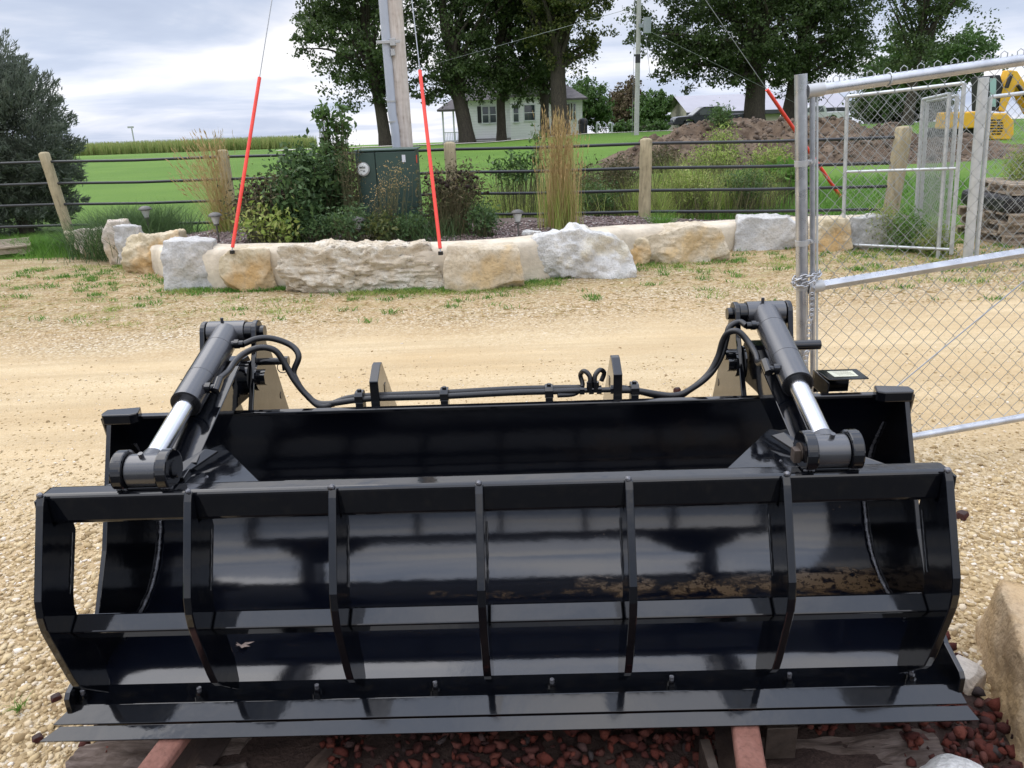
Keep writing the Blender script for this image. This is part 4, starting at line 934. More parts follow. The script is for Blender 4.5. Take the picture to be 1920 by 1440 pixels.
# ------------------------------------------------------------------ vegetation builders
def leaves_arr(C_, L, Wd, rg, up=.0, dirs=None, fold=.25):
    n = len(C_); a = rg.normal(size=(n, 3)) if dirs is None else dirs + rg.normal(size=(n, 3)) * .45
    a[:, 2] += up; a /= np.linalg.norm(a, axis=1, keepdims=True); b = np.cross(a, rg.normal(size=(n, 3))); b /= np.linalg.norm(b, axis=1, keepdims=True); c = np.cross(a, b)
    s = rg.uniform(.45, 1.5, (n, 1)); a = a * L * s; b = b * Wd * s; c = c * Wd * s * fold
    V = np.stack([C_ - a * .5, C_ - a * .02 + b * .5 + c, C_ + a * .5, C_ - a * .02 - b * .5 + c], 1)
    return V.reshape(-1, 3)
def leaves_obj(name, C_, L, Wd, mat, seed, parent=None, off=None, up=0., dirs=None):
    rg = np.random.default_rng(seed); V = leaves_arr(C_, L, Wd, rg, up, dirs); n = len(C_)
    return arr_obj(name, V, np.arange(4 * n).reshape(n, 4), mat, parent, False, off)
def pe(cx, cy, rx, ry, y, dy=None):
    """ellipse seen in the photo -> ellipsoid at depth y"""
    c = dp(cx, cy, y); k = (CM3.transposed() @ (c - Vector((0, 0, CAMH)))).z / -F
    return (c.x, c.y, c.z, rx * k, (dy if dy else (rx + ry) / 2 * k), ry * k)
def sample_ell(E, n, rg, shell=.55):
    vol = np.array([e[3] * e[4] * e[5] for e in E]); idx = rg.choice(len(E), n, p=vol ** .8 / (vol ** .8).sum())
    d = rg.normal(size=(n, 3)); d /= np.linalg.norm(d, axis=1, keepdims=True); r = (shell + (1 - shell) * rg.random(n) ** .6)[:, None]
    E = np.array(E)[idx]; return E[:, :3] + d * r * E[:, 3:], d
def tree(name, label, base, rtr, E, ncl, nlf, leaf, mat, seed, cl=.75, lean=(0, 0), th=None, group='trees beyond the fence', limbs=34, cat='tree', shell=.45):
    base = Vector(base); rg = np.random.default_rng(seed); random.seed(seed)
    e = empty(name, base, label, cat, group)
    C_, D = sample_ell(E, ncl, rg, shell)
    zc = sum(q[2] for q in E) / len(E); zmin = min(q[2] - q[5] for q in E); ztop = max(q[2] + q[5] for q in E)
    th = th or max(zc - base.z, 2.)
    cx = sum(q[0] for q in E) / len(E)
    top = Vector((base.x + lean[0], base.y + lean[1], base.z + th)); P = []; RR = []
    for k in range(12):
        t = k / 11; p = base.lerp(top, t); p.x += .12 * rtr * math.sin(k * 1.3 + seed) * 2 * t; p.y += .1 * rtr * math.sin(k * 2.1) * t
        P.append(p if k else p - Vector((0, 0, .4))); RR.append(rtr * (1.28 if k == 0 else 1.0 - .55 * t))
    m = MB(); m.tube(P, RR, 14)
    pick = rg.choice(ncl, min(limbs, ncl), replace=False)
    for j in pick:
        tgt = Vector(C_[j]); hh = min(max((tgt.z - base.z) * rg.uniform(.35, .75), th * .35), th * .98); t = hh / th; s = base.lerp(top, t); r0 = rtr * (1 - .55 * t) * rg.uniform(.28, .5)
        mid = s.lerp(tgt, .5) + Vector((rg.normal() * .3, rg.normal() * .3, (tgt - s).length * .12)); pts = smooth_path([s, mid, tgt], 5); n = len(pts)
        m.tube(pts, [r0 * (1 - .82 * i / (n - 1)) for i in range(n)], 6, caps=False)
    m.build('trunk', BARK, e)
    rep = np.repeat(np.arange(ncl), nlf); sz_ = rg.uniform(.55, 1.25, (ncl, 1))[rep]; off = rg.normal(size=(len(rep), 3)) * np.array((1, 1, .55)) * cl * .40 * sz_
    tdir = D + np.array((0, 0, .25)) + rg.normal(size=(ncl, 3)) * .45; tdir /= np.linalg.norm(tdir, axis=1, keepdims=True); tt = rg.random((len(rep), 1))
    pos = C_[rep] + off * (1.25 - .85 * tt) + tdir[rep] * (tt - .35) * cl * 1.7 * sz_
    leaves_obj('crown', pos, leaf, leaf * .62, mat, seed + 1, e)
    return e
def blades(P, h, spread, wd, rg, curve=.6, seg=3, lean=None):
    n = len(P); az = rg.uniform(0, 2 * np.pi, n); d = np.stack([np.cos(az), np.sin(az), 0 * az], 1)
    if lean is not None: d = d * .5 + np.array(lean)
    sp = spread * rg.uniform(.2, 1., n); hh = h * rg.uniform(.6, 1.1, n); w2 = rg.uniform(0, 2 * np.pi, n); wv = np.stack([np.cos(w2), np.sin(w2), 0 * w2], 1)
    vs = []
    for k in range(seg + 1):
        t = k / seg; c = P + d * (sp * (t * (1 - curve) + curve * t * t * 1.4))[:, None]; c[:, 2] += hh * (t - .25 * curve * (sp / np.maximum(hh, 1e-3)).clip(0, 1.5) * t * t)
        ww = wd * (1 - t * .92) * (1 if k else .7); vs += [c - wv * ww / 2, c + wv * ww / 2]
    V = np.stack(vs, 1).reshape(-1, 3); m_ = 2 * (seg + 1); b = np.arange(n)[:, None] * m_
    Fs = np.concatenate([b + np.array([2 * k, 2 * k + 1, 2 * k + 3, 2 * k + 2]) for k in range(seg)], 0)
    return V, Fs
def grass_obj(name, P, h, spread, wd, mat, seed, curve=.6, seg=3, parent=None, lean=None, off=None):
    V, Fs = blades(P, h, spread, wd, np.random.default_rng(seed), curve, seg, lean); return arr_obj(name, V, Fs, mat, parent, False, off)
def W3(x, y, z=None):
    x = np.asarray(x, float); y = np.asarray(y, float); return np.stack([x, y, terr(x, y) if z is None else z + 0 * x], 1)
def zt_at(x, y): return tz(x, y)

# ------------------------------------------------------------------ big trees
def bs(px, py, y):
    p = dp(px, py, y); return (p.x, y, tz(p.x, y))
Y = 57
tree('maple_tree', 'big dark maple with a sideways spreading crown left of the utility pole', bs(724, 268, Y), .46, [pe(690, 60, 112, 105, Y), pe(602, 62, 52, 44, Y), pe(625, -10, 75, 60, Y), pe(655, 165, 42, 42, Y), pe(740, 150, 55, 50, Y), pe(700, -90, 150, 110, Y)], 330, 120, .22, L_MAPLE, 11, 1.05, (-.8, 0), 9)
Y = 56
tree('maple_tree', 'tall maple on a leaning trunk before the farmhouse porch', bs(877, 262, Y), .55, [pe(850, 70, 62, 90, Y), pe(830, 140, 45, 45, Y), pe(890, -70, 120, 110, Y), pe(900, 120, 50, 50, Y)], 230, 120, .20, L_MAPLE, 12, .95, (-1.3, 0), 9)
Y = 58
tree('maple_tree', 'dark drooping maple over the middle windows of the farmhouse', bs(940, 258, Y), .36, [pe(945, 80, 62, 85, Y), pe(930, 150, 45, 36, Y), pe(975, 140, 45, 45, Y), pe(960, -60, 90, 90, Y)], 210, 125, .20, L_MAPLE, 13, .95, (.2, 0), 8)
Y = 60
tree('maple_tree', 'short thin trunked maple between the bay window and the thick trunk', bs(1022, 252, Y), .38, [pe(1005, 120, 42, 50, Y), pe(1020, 155, 30, 30, Y), pe(1000, 20, 60, 80, Y)], 120, 110, .20, L_MAPLE, 14, .9, (0, 0), 6)
Y = 55
tree('maple_tree', 'tallest maple on a thick straight trunk at the right end of the farmhouse', bs(1052, 247, Y), .60, [pe(1085, 35, 55, 60, Y), pe(1098, 112, 32, 34, Y), pe(1050, -80, 110, 110, Y), pe(1030, 60, 50, 60, Y), pe(1125, 5, 18, 30, Y)], 250, 110, .20, L_MAPLE2, 15, .9, (-.6, 0), 12)
Y = 62
tree('maple_tree', 'massive dark tree with two stems rising behind the dirt mound', bs(1415, 228, Y), .85, [pe(1330, 70, 105, 62, Y), pe(1232, 45, 62, 42, Y), pe(1300, 118, 60, 38, Y), pe(1420, 40, 120, 105, Y), pe(1380, -90, 200, 110, Y), pe(1345, 146, 60, 26, Y)], 470, 120, .22, L_MAPLE, 16, 1.1, (-.5, 0), 10)
Y = 64
tree('maple_tree', 'dark tree just right of the massive one behind the orange marker', bs(1478, 228, Y), .72, [pe(1500, 60, 105, 100, Y), pe(1575, 55, 70, 75, Y), pe(1500, 148, 65, 36, Y), pe(1560, -80, 140, 100, Y), pe(1605, 110, 30, 36, Y)], 370, 115, .22, L_MAPLE, 17, 1.05, (.9, 0), 9)
Y = 48
tree('maple_tree', 'overhanging dark branches at the top right of the picture', bs(1700, 235, Y), .32, [pe(1722, 40, 45, 50, Y), pe(1795, 8, 48, 20, Y), pe(1840, 30, 22, 16, Y), pe(1740, -80, 120, 80, Y), pe(1725, 100, 50, 40, Y)], 190, 85, .17, L_MAPLE, 18, .8, (.2, 0), 7)
Y = 85
tree('rounded_tree', 'lighter green rounded tree behind the mesh panels at right', bs(1740, 235, Y), .4, [pe(1720, 120, 85, 55, Y), pe(1800, 110, 56, 45, Y), pe(1830, 105, 28, 34, Y), pe(1680, 150, 50, 50, Y)], 170, 110, .30, L_GREEN, 19, 1.3, (0, 0), 6)
Y = 90
tree('dark_tree', 'dark tree low behind the dirt mound seen through the mesh', bs(1690, 245, Y), .4, [pe(1690, 195, 80, 35, Y), pe(1640, 205, 40, 28, Y)], 150, 90, .34, L_MAPLE, 20, 1.3, (0, 0), 4)
Y = 92
tree('round_green_tree', 'dense green tree directly behind the right end of the farmhouse', bs(1095, 262, Y), .4, [pe(1085, 200, 42, 44, Y), pe(1115, 205, 26, 36, Y), pe(1070, 215, 35, 30, Y)], 130, 110, .28, L_GREEN, 23, 1.1, (0, 0), 4)
Y = 115
tree('brown_tree', 'brownish thinning tree left of the grey power pole', bs(1178, 262, Y), .4, [pe(1175, 205, 36, 38, Y), pe(1180, 185, 22, 28, Y), pe(1150, 215, 22, 25, Y)], 110, 70, .36, L_BROWN, 24, 1.25, (0, 0), 6)
Y = 108
tree('small_green_tree', 'small round green tree just right of the grey power pole', bs(1225, 262, Y), .3, [pe(1228, 208, 30, 28, Y), pe(1215, 220, 25, 22, Y)], 90, 80, .34, L_GREEN, 25, 1.1, (0, 0), 4)
Y = 84
tree('low_shrubs', 'row of low green shrubs at the foot of the brownish tree', bs(1195, 250, Y), .12, [pe(1180, 243, 26, 9, Y), pe(1222, 243, 26, 9, Y), pe(1150, 244, 12, 7, Y)], 90, 70, .26, L_GREEN, 26, .6, (0, 0), 1, cat='shrub', group=None)
# feathery evergreen at the left edge
Y = 13.5; p0 = dp(40, 385, Y); ju = empty('feathery_evergreen', (p0.x, Y, 0), 'tall bushy dark feathery evergreen cut off by the left edge', 'evergreen')
rg = np.random.default_rng(31); E = [pe(25, 250, 100, 120, Y), pe(68, 300, 84, 62, Y), pe(50, 355, 92, 45, Y), pe(40, 388, 104, 34, Y), pe(30, 408, 110, 26, Y), pe(-25, 150, 76, 76, Y), pe(-120, 230, 150, 180, Y)]
C_, D = sample_ell(E, 1150, rg, .55); rep = np.repeat(np.arange(1150), 95); dd = D[rep]; t = rg.random((len(rep), 1))
pos = C_[rep] + dd * (t - .5) * .34 + rg.normal(size=(len(rep), 3)) * .085 * (1.15 - t); pos[:, 2] += .1 * t[:, 0]
leaves_obj('foliage', pos, .09, .018, L_JUN, 32, ju, dirs=dd * .8 + np.array((0, 0, .5)))
m = MB(); m.tube([(p0.x, Y, -.1), (p0.x - .1, Y, 1.2), (p0.x - .2, Y, 2.4)], [.12, .09, .03], 8)
for k in rg.choice(900, 40, replace=False): m.tube([(p0.x - .1, Y, .4 + 1.6 * rg.random()), tuple(C_[k])], [.022, .004], 5, caps=False)
m.build('trunk', BARK, ju)

# ------------------------------------------------------------------ corn field
n = 13000; x = rng.uniform(-100, -29, n); y = rng.uniform(112, 128, n) + 0 * x; V, Fs = blades(np.repeat(W3(x, y), 3, 0), 1.75, .35, .16, rng, .7, 2)
cf = arr_obj('corn_field', V, Fs, L_CORN); tag(cf, 'band of ripening corn along the far edge of the lawn', None, None, 'stuff')
# ------------------------------------------------------------------ grass, meadow and weeds as ground cover
def lawnfringe():
    P = []
    x = rng.uniform(-9, -5.6, 5000); y = rng.uniform(10.4, 12.4, 5000); k = fbm(np.stack([x * 1.3, y * 1.3, 0 * x], 1), 2, 3) > -.1; P.append(W3(x[k], y[k]))
    x = rng.uniform(-6, 5.5, 6000); y = rng.uniform(10.6, 12.6, 6000); P.append(W3(x, y)); return np.concatenate(P)
tag(grass_obj('fence_grass', lawnfringe(), .16, .09, .009, L_GRASS, 41), 'uneven green grass growing along the rail fence', None, None, 'stuff')
x = rng.uniform(-.4, 7.2, 30000); y = rng.uniform(10.5, 15.5, 30000); k = (fbm(np.stack([x * .9, y * .9, 0 * x], 1), 3, 8) + .35 > rng.random(30000) * .8) & (x + .35 * (y - 10) > .2) & (x < 3.7 + .28 * (y - 10.5))
hk = .34 + .0 * x
tag(grass_obj('meadow_grass', W3(x[k], y[k]), (.30 + .38 * (fbm(np.stack([x * 1.6, y * 1.2, 0 * x], 1), 2, 15)[k] + .55)).clip(.2, .85), .36, .013, L_MEAD, 42), 'tall yellowish green meadow grass beyond the right half of the fence', None, None, 'stuff')
x = rng.uniform(-.2, 4.6, 2600); y = rng.uniform(10.5, 14.5, 2600); k = vnoise(np.stack([x * 1.1, y * .9, 0 * x], 1), 31) > .1
tag(grass_obj('seedy_dry_grass', W3(x[k], y[k]), .85, .3, .009, L_DRY, 48), 'brownish seeding grass mixed into the meadow', None, None, 'stuff')
x = rng.uniform(2.5, 9, 9000); y = rng.uniform(11, 16.5, 9000); tag(grass_obj('rank_green_grass', W3(x, y), .20, .2, .018, L_GRASS, 43), 'bright green weedy grass in front of the dirt mound', None, None, 'stuff')
def weed_patch():
    P = []; 
    for _ in range(1100):
        x = rng.uniform(-6, 6.4); y = 6.4 + 3.4 * rng.random() ** .6; yw = np.interp(x, wx, wy) - .06
        if y > yw: y = yw - rng.random() * .25
        if vnoise(np.array([[x * .9, y * 1.3, 0]]), 77)[0] < -.05: continue
        m_ = int(rng.uniform(6, 34)); P.append(np.stack([x + rng.normal(size=m_) * .06, y + rng.normal(size=m_) * .05, 0 * np.ones(m_)], 1))
    return np.concatenate(P)
tag(grass_obj('ground_weeds', weed_patch(), .042, .06, .009, L_MEAD, 44), 'sparse green weeds sprouting in the gravel before the boulders', None, None, 'stuff')
def low_weeds():
    P = []
    for _ in range(420):
        x = rng.uniform(-6, 6.4); y = 6.3 + 3.4 * rng.random() ** .5; yw = np.interp(x, wx, wy) - .05
        if y > yw: y = yw - rng.random() * .12
        m_ = int(rng.uniform(5, 40)); P.append(np.stack([x + rng.normal(size=m_) * .05, y + rng.normal(size=m_) * .03, 0 * np.ones(m_)], 1))
    return np.concatenate(P)
tag(grass_obj('low_green_weeds', low_weeds(), .05, .05, .012, L_GRASS, 45), 'small bright green weeds dotted over the gravel near the boulders', None, None, 'stuff')
q = scatter(9000, -6, 6.4, 6.4, 9.6); pz = np.concatenate([q, np.full((len(q), 1), .006)], 1); d_ = rng.normal(size=(len(q), 3)) * np.array((1, 1, .08))
lv_ = leaves_obj('dry_litter', pz, .06, .008, L_REED, 46, dirs=d_ * 5); tag(lv_, 'dry straw litter over the gravel near the boulders', None, None, 'stuff')
def tuft(name, lb, c, n, h, spread, wd, mat, seed, r=.05, group=None, curve=.7, cat='grass clump', seg=4):
    rg = np.random.default_rng(seed); P = np.array(c)[None] + rg.normal(size=(n, 3)) * np.array((r, r, 0)); o = grass_obj(name, P, h, spread, wd, mat, seed, curve, seg, None, None, c); tag(o, lb, cat, group); return o
q = dp(250, 405, 10.6); tuft('grass_clump', 'large dark green arching grass clump left of the leftmost solar light', (q.x, 10.65, .02), 3600, .66, .55, .012, L_BUSH, 50, .30, 'arching grass clumps')
q = dp(190, 400, 10.9); tuft('grass_clump', 'dark green arching grass clump just right of the leaning left post', (q.x, 10.9, 0), 1300, .48, .42, .012, L_BUSH, 58, .22, 'arching grass clumps')
q = dp(95, 450, 11.2); tuft('grass_clump', 'grass clump at the foot of the leaning left post', (q.x - .1, 11.2, 0), 800, .30, .34, .010, L_GRASS, 51, .2, 'arching grass clumps')
q = dp(1225, 420, 9.6); tuft('grass_clump', 'small bright grass clump at the foot of the middle right post', (q.x + .12, 9.7, .2), 260, .28, .26, .012, L_GRASS, 52, .05, 'arching grass clumps')
q = gp(42, 1330); tuft('weed_sprout', 'single green weed sprouting from the gravel at far left bottom', (q.x - .01, q.y, 0), 26, .05, .05, .004, L_GRASS, 53, .006)
q = gp(380, 548); tuft('grass_clump', 'low green weeds at the foot of the pale grey boulder', (q.x, q.y + .02, 0), 160, .05, .09, .010, L_GRASS, 54, .12, 'low weeds at the boulders')
q = gp(750, 545 - 14); tuft('grass_clump', 'small weed under the right end of the layered stone', (q.x + .1, q.y - .06, 0), 60, .06, .06, .01, L_GRASS, 55, .03, 'low weeds at the boulders')
# reed grass
def reed(lb, c, n, h, spread, leanv, seed, r=.07):
    c = Vector(c); e = empty('reed_grass', c, lb, 'ornamental grass', 'upright straw coloured reed grasses'); rg = np.random.default_rng(seed)
    P = np.array(c)[None] + rg.normal(size=(n, 3)) * np.array((r, r * .7, 0)); V, Fs = blades(P, h, spread, .006, rg, .45, 4, leanv); arr_obj('stalks', V, Fs, L_REED, e)
    tip = V.reshape(n, 10, 3)[:, 8:10].mean(1); t2 = V.reshape(n, 10, 3)[:, 6:8].mean(1); k = rg.random(n) < .55; a = t2[k]; b = tip[k]; q_ = 9; tt = rg.random((len(a), q_, 1)); pos = (a[:, None] + (b - a)[:, None] * (tt * .85 + .15)).reshape(-1, 3) + rg.normal(size=(len(a) * q_, 3)) * .004
    dirs = np.repeat(b - a, q_, 0); dirs /= np.linalg.norm(dirs, axis=1, keepdims=True); leaves_obj('plumes', pos, .05, .008, L_REED, seed + 1, e, dirs=dirs * 3)
    P = np.array(c)[None] + rg.normal(size=(int(n * .8), 3)) * np.array((r, r, 0)); V, Fs = blades(P, h * .5, spread * .8, .009, rg, .8, 4, leanv); arr_obj('lower_blades', V, Fs, L_MEAD, e); return e
q = dp(425, 400, 10.0); reed('straw reed grass fanning left beside the second wooden post', (q.x, 10.0, .2), 330, 1.32, .55, (-.45, 0, 0), 61)
q = dp(1052, 418, 9.3); reed('upright straw reed grass left of the white boulder', (q.x, 9.3, .28), 460, 1.35, .28, (-.05, 0, 0), 62, .10)
# leafy plants
def plant(name, lb, cat, E, nst, nlf, leaf, asp, mat, base, seed, group=None, cl=.09, shell=.3, stem=.004, heads=0, hs=.018, droop=-.1):
    rg = np.random.default_rng(seed); base = Vector(base); e = empty(name, base, lb, cat, group); C_, D = sample_ell(E, nst, rg, shell); m = MB()
    for c in C_:
        c = Vector(c); b = Vector((base.x + (c.x - base.x) * .6 + rg.normal() * .05, base.y + (c.y - base.y) * .5, base.z)); 
        if c.z < b.z + .05: c.z = b.z + .05
        mid = b.lerp(c, .55) + Vector((rg.normal() * .02, rg.normal() * .02, .03)); m.tube([b, mid, c], [stem, stem * .8, stem * .45], 4, caps=False)
    m.build('stems', STEMM, e)
    if nlf:
        rep = np.repeat(np.arange(nst), nlf); pos = C_[rep] + rg.normal(size=(len(rep), 3)) * cl; pos[:, 2] = np.maximum(pos[:, 2], base.z)
        leaves_obj('foliage', pos, leaf, leaf * asp, mat, seed + 1, e, up=droop)
    if heads:
        v, f = ico(); idx = np.argsort(-C_[:, 2] + rg.random(nst) * .15)[:heads]; Pp = C_[idx]; V = (v[None] * hs * rg.uniform(.7, 1.2, (len(Pp), 1, 1)) * np.array((1, 1, 1.15)) + Pp[:, None]).reshape(-1, 3)
        arr_obj('seed_heads', V, (f[None] + 12 * np.arange(len(Pp))[:, None, None]).reshape(-1, 3), L_SEED, e)
    return e
def bz(x, y): return float(bedz(np.array([float(x)]), np.array([float(y)]))[0])
Y = 9.5
plant('leafy_shrub', 'dense leafy green shrub crowding the left side of the cabinet', 'shrub', [pe(600, 350, 58, 66, Y, .35), pe(560, 330, 42, 45, Y, .3), pe(632, 330, 28, 55, Y, .25)], 170, 20, .07, .5, L_BUSH, (dp(600, 430, Y).x, Y, .3), 71)
Y = 9.75
plant('tall_leafy_weed', 'tall leafy weed with hanging leaves rising above the shrub left of the pole', 'weed', [pe(612, 240, 16, 36, Y, .12), pe(642, 230, 14, 40, Y, .1), pe(628, 285, 28, 30, Y, .15), pe(600, 215, 9, 14, Y, .08)], 60, 12, .08, .42, L_GREEN, (dp(622, 400, Y).x, Y, .3), 72, cl=.05, stem=.006, droop=-.5)
Y = 9.0
plant('dark_leafy_plant', 'dark leafy plant with drooping stems left of the shrub', 'plant', [pe(535, 385, 32, 45, Y, .2), pe(560, 400, 30, 36, Y, .2)], 90, 16, .07, .45, L_BUSH, (dp(545, 430, Y).x, Y, .32), 73, droop=-.6)
plant('coneflower_patch', 'patch of dark coneflower seed heads beside the left orange marker', 'coneflowers', [pe(500, 365, 52, 30, Y, .25), pe(480, 390, 42, 36, Y, .25)], 170, 9, .055, .35, L_DRY, (dp(490, 435, Y).x, Y, .32), 74, 'spent coneflowers', stem=.0035, heads=85, hs=.021)
plant('yellow_green_plant', 'low yellow green leaved plant under the left coneflowers', 'plant', [pe(490, 420, 34, 24, 8.7, .15), pe(530, 430, 20, 16, 8.7, .1)], 40, 14, .065, .42, L_MEAD, (dp(500, 440, 8.7).x, 8.7, .34), 75)
plant('coneflower_patch', 'patch of dark coneflower seed heads right of the second orange marker', 'coneflowers', [pe(850, 352, 68, 34, 9.2, .3), pe(840, 395, 55, 36, 9.2, .25)], 260, 12, .05, .3, L_DRY, (dp(850, 430, 9.2).x, 9.2, .33), 76, 'spent coneflowers', stem=.0035, heads=120, hs=.020)
tuft('brown_grass', 'upright dark brown grass stems below the right coneflowers', (dp(848, 430, 9.0).x, 9.0, .34), 420, .55, .22, .006, L_DRY, 77, .10)
tuft('green_bed_grass', 'loose green grass around the foot of the cabinet and coneflowers', (dp(800, 430, 8.8).x, 8.85, .34), 500, .32, .3, .008, L_BUSH, 78, .22)
plant('dry_branching_weed', 'pale dry branching weed in front of the cabinet door', 'weed', [pe(745, 330, 36, 30, 8.95, .12), pe(720, 370, 34, 36, 8.95, .12)], 80, 7, .022, .4, L_REED, (dp(712, 430, 8.9).x, 8.9, .34), 79, stem=.0028, cl=.035)
plant('dry_weed_top', 'dry brown weed tops between the tall weed and the cabinet', 'weed', [pe(655, 300, 24, 30, 9.2, .12), pe(660, 345, 18, 36, 9.2, .12)], 70, 14, .03, .35, L_DRY, (dp(655, 430, 9.2).x, 9.2, .33), 80, stem=.003, cl=.045)
for k, (a, b, c, d, mt, lb) in enumerate(((655, 415, 40, 24, L_BUSH, 'low green plant around the solar light below the cabinet'), (715, 425, 34, 20, L_MAPLE2, 'low dark green plant at the foot of the cabinet door'), (770, 425, 28, 20, L_BUSH, 'low green plant left of the second orange marker'), (600, 430, 34, 15, L_BUSH, 'low green plant at the front of the leafy shrub'), (905, 410, 26, 20, L_BUSH, 'low green plant right of the dark coneflowers'))):
    plant('low_green_plant', lb, 'plant', [pe(a, b, c, d, 8.65 + .05 * k, .22)], 60, 15, .05, .4, mt, (dp(a, b + 15, 8.65 + .05 * k).x, 8.65 + .05 * k, .34), 90 + k, 'low plants in the bed', cl=.06)
plant('leafy_weed', 'light green leafy weed rising behind the right rails near the straw grass', 'weed', [pe(970, 315, 26, 30, 10.9, .15), pe(1010, 290, 12, 45, 10.9, .1), pe(935, 320, 14, 22, 10.9, .1)], 70, 10, .07, .42, L_GREEN, (dp(975, 400, 10.9).x, 10.9, .1), 97, stem=.004, cl=.06)
for k, (a, b, c, d) in enumerate(((1120, 372, 34, 26), (1290, 350, 50, 28), (1400, 345, 46, 24), (1160, 330, 30, 22))):
    plant('meadow_weed', ('bushy weed between the straw grass and the middle right post', 'widest bushy yellow green weed right of the middle right post', 'bushy weed left of the steel gate post beyond the rails', 'small bushy weed rising left of the middle right post')[k], 'weed', [pe(a, b, c, d, 11.2 + .2 * k, .3)], 130, 14, .05, .3, [L_GREEN, L_MEAD, L_GREEN, L_DRY][k], (dp(a, b + d, 11.2 + .2 * k).x, 11.2 + .2 * k, .05), 121 + k, 'bushy weeds in the meadow', stem=.003, cl=.08)
plant('broad_leaf_weed', 'broad leaved green weeds before the mound right of the middle post', 'weed', [pe(1470, 335, 45, 16, 14, .4)], 60, 8, .20, .55, L_GRASS, (dp(1470, 350, 14).x, 14, .1), 98, cl=.10)
for k, (a, b, c, d, yy, lb) in enumerate(((1355, 275, 30, 38, 20.5, 'thin yellowish weeds growing up the face of the dirt mound'), (1330, 300, 44, 22, 18, 'loose yellow weeds at the foot of the dirt mound'), (1350, 222, 16, 20, 24, 'green leafy weed on top of the dirt mound before the pickup'), (1120, 345, 60, 26, 13.5, 'bushy brownish weeds between straw grass and middle post'), (1440, 300, 40, 18, 18.5, 'thin weeds at the right front of the dirt mound left of the steel gate post'), (1240, 300, 34, 20, 18.5, 'thin weeds on the left slope of the dirt mound beside the middle right post'))):
    plant('mound_weed', lb, 'weed', [pe(a, b, c, d, yy, .4)], 110, 12, .07 + .02 * (k == 2), .35, [L_MEAD, L_MEAD, L_GREEN, L_DRY, L_MEAD, L_DRY][k], (dp(a, b + d, yy).x, yy, max(0, dp(a, b + d, yy).z - .05)), 101 + k, 'weeds around the dirt mound', stem=.006, cl=.12)
for k, (a, b, c, d, yy, lb) in enumerate(((1700, 440, 26, 50, 8.9, 'tall green weed growing at the foot of the angled mesh panels'), (1655, 425, 30, 30, 9.2, 'yellow green weed left of the angled mesh panels'), (1760, 455, 30, 26, 8.6, 'green weed between the angled panels and the thick post'), (1905, 330, 20, 50, 9.6, 'tall weed against the mesh fence above the pallets'))):
    plant('fence_weed', lb, 'weed', [pe(a, b, c, d, yy, .15)], 75, 26, .04, .3, L_MEAD if k != 0 else L_GRASS, (dp(a, b + d, yy).x, yy, .0), 111 + k, 'weeds among the mesh panels', stem=.003, cl=.06)

# ------------------------------------------------------------------ dirt mound
def moundz(X, Y_):
    xs_ = [2.6, 3.4, 4.3, 5.2, 6.0, 7.2, 8.5, 9.6, 10.4, 11.6, 13, 14.6, 16.5]; hs = [0, .14, .62, 1.02, 1.22, 1.30, 1.27, 1.30, 1.12, .85, .50, .28, .1]
    r = .86 * np.interp(X, xs_, hs); yy = (Y_ - 24.6) / 4.2; pf = np.clip(1 - np.abs(yy) ** 1.35, 0, 1)
    P = np.stack([X * 1.1, Y_ * 1.1, 0 * X], -1).reshape(-1, 3); nz = fbm(P, 6, 12, .62).reshape(X.shape)
    return terr(X, Y_) - .06 + r * pf + nz * .27 * np.clip(r * pf * 3, 0, 1)
mo = grid_mesh('dirt_mound', np.linspace(2.4, 17, 260), np.linspace(20.2, 29.2, 150), moundz, DIRT); tag(mo, 'long brown mound of dug topsoil beyond the fence', 'dirt mound')
q = scatter(2600, 3, 14, 20.6, 25); hz = moundz(q[:, 0], q[:, 1]); tag(pebbles('dirt_clods', np.stack([q[:, 0], q[:, 1], hz], 1), rng.lognormal(math.log(.036), .5, len(q)).clip(.012, .13), island('dirt_clod', [(.07, .052, .038), (.11, .084, .062), (.16, .125, .097)]), 13, .9), 'crumbly clods of soil over the dirt mound', None, None, 'stuff')

# ------------------------------------------------------------------ farmhouse
def siding(name, col, sc):
    m, nt, b = newmat(name); c = coord(nt); w_ = nt.nodes.new('ShaderNodeTexWave'); w_.wave_type = 'BANDS'; w_.bands_direction = 'Z'; w_.wave_profile = 'SAW'; w_.inputs['Scale'].default_value = sc
    nt.links.new(c, w_.inputs[0]); nt.links.new(ramp(nt, w_.outputs['Fac'], [(0., tuple(x * .62 for x in col)), (.12, col), (1, col)]), b.inputs['Base Color']); b.inputs['Roughness'].default_value = .6; bump(nt, b, w_.outputs['Fac'], .6, .02); return m
SID = siding('white_clapboard', (.80, .78, .80), 1.45); ROOF = simple('grey_shingles', (.12, .11, .11), .9, 0, .2, .25, 2, .5, 8, .05); TRIM = simple('white_trim_paint', (.62, .63, .64), .5)
GLASS = simple('window_glass', (.03, .04, .05), .05, 0, .8); SHUT = simple('black_shutter', (.015, .015, .018), .6); FND = simple('grey_foundation', (.22, .21, .20), .9, var=.2)
hy = 70.0; s_ = lambda px, py, y=hy: dp(px, py, y)
xl, xr = s_(880, 250).x, s_(1050, 250).x; zg = -.80; ze = s_(950, 186).z
H_ = empty('farmhouse', ((xl + xr) / 2, hy + 4, zg), 'white clapboard farmhouse with corner porch standing behind the maples', 'farmhouse')
m = MB(); m.bb(xl, xr, hy, hy + 8, zg + .55, ze); m.build('wall', SID, H_)
m = MB(); m.bb(xl - .05, xr + .05, hy - .05, hy + 8.05, zg - .3, zg + .54); m.build('foundation', FND, H_)
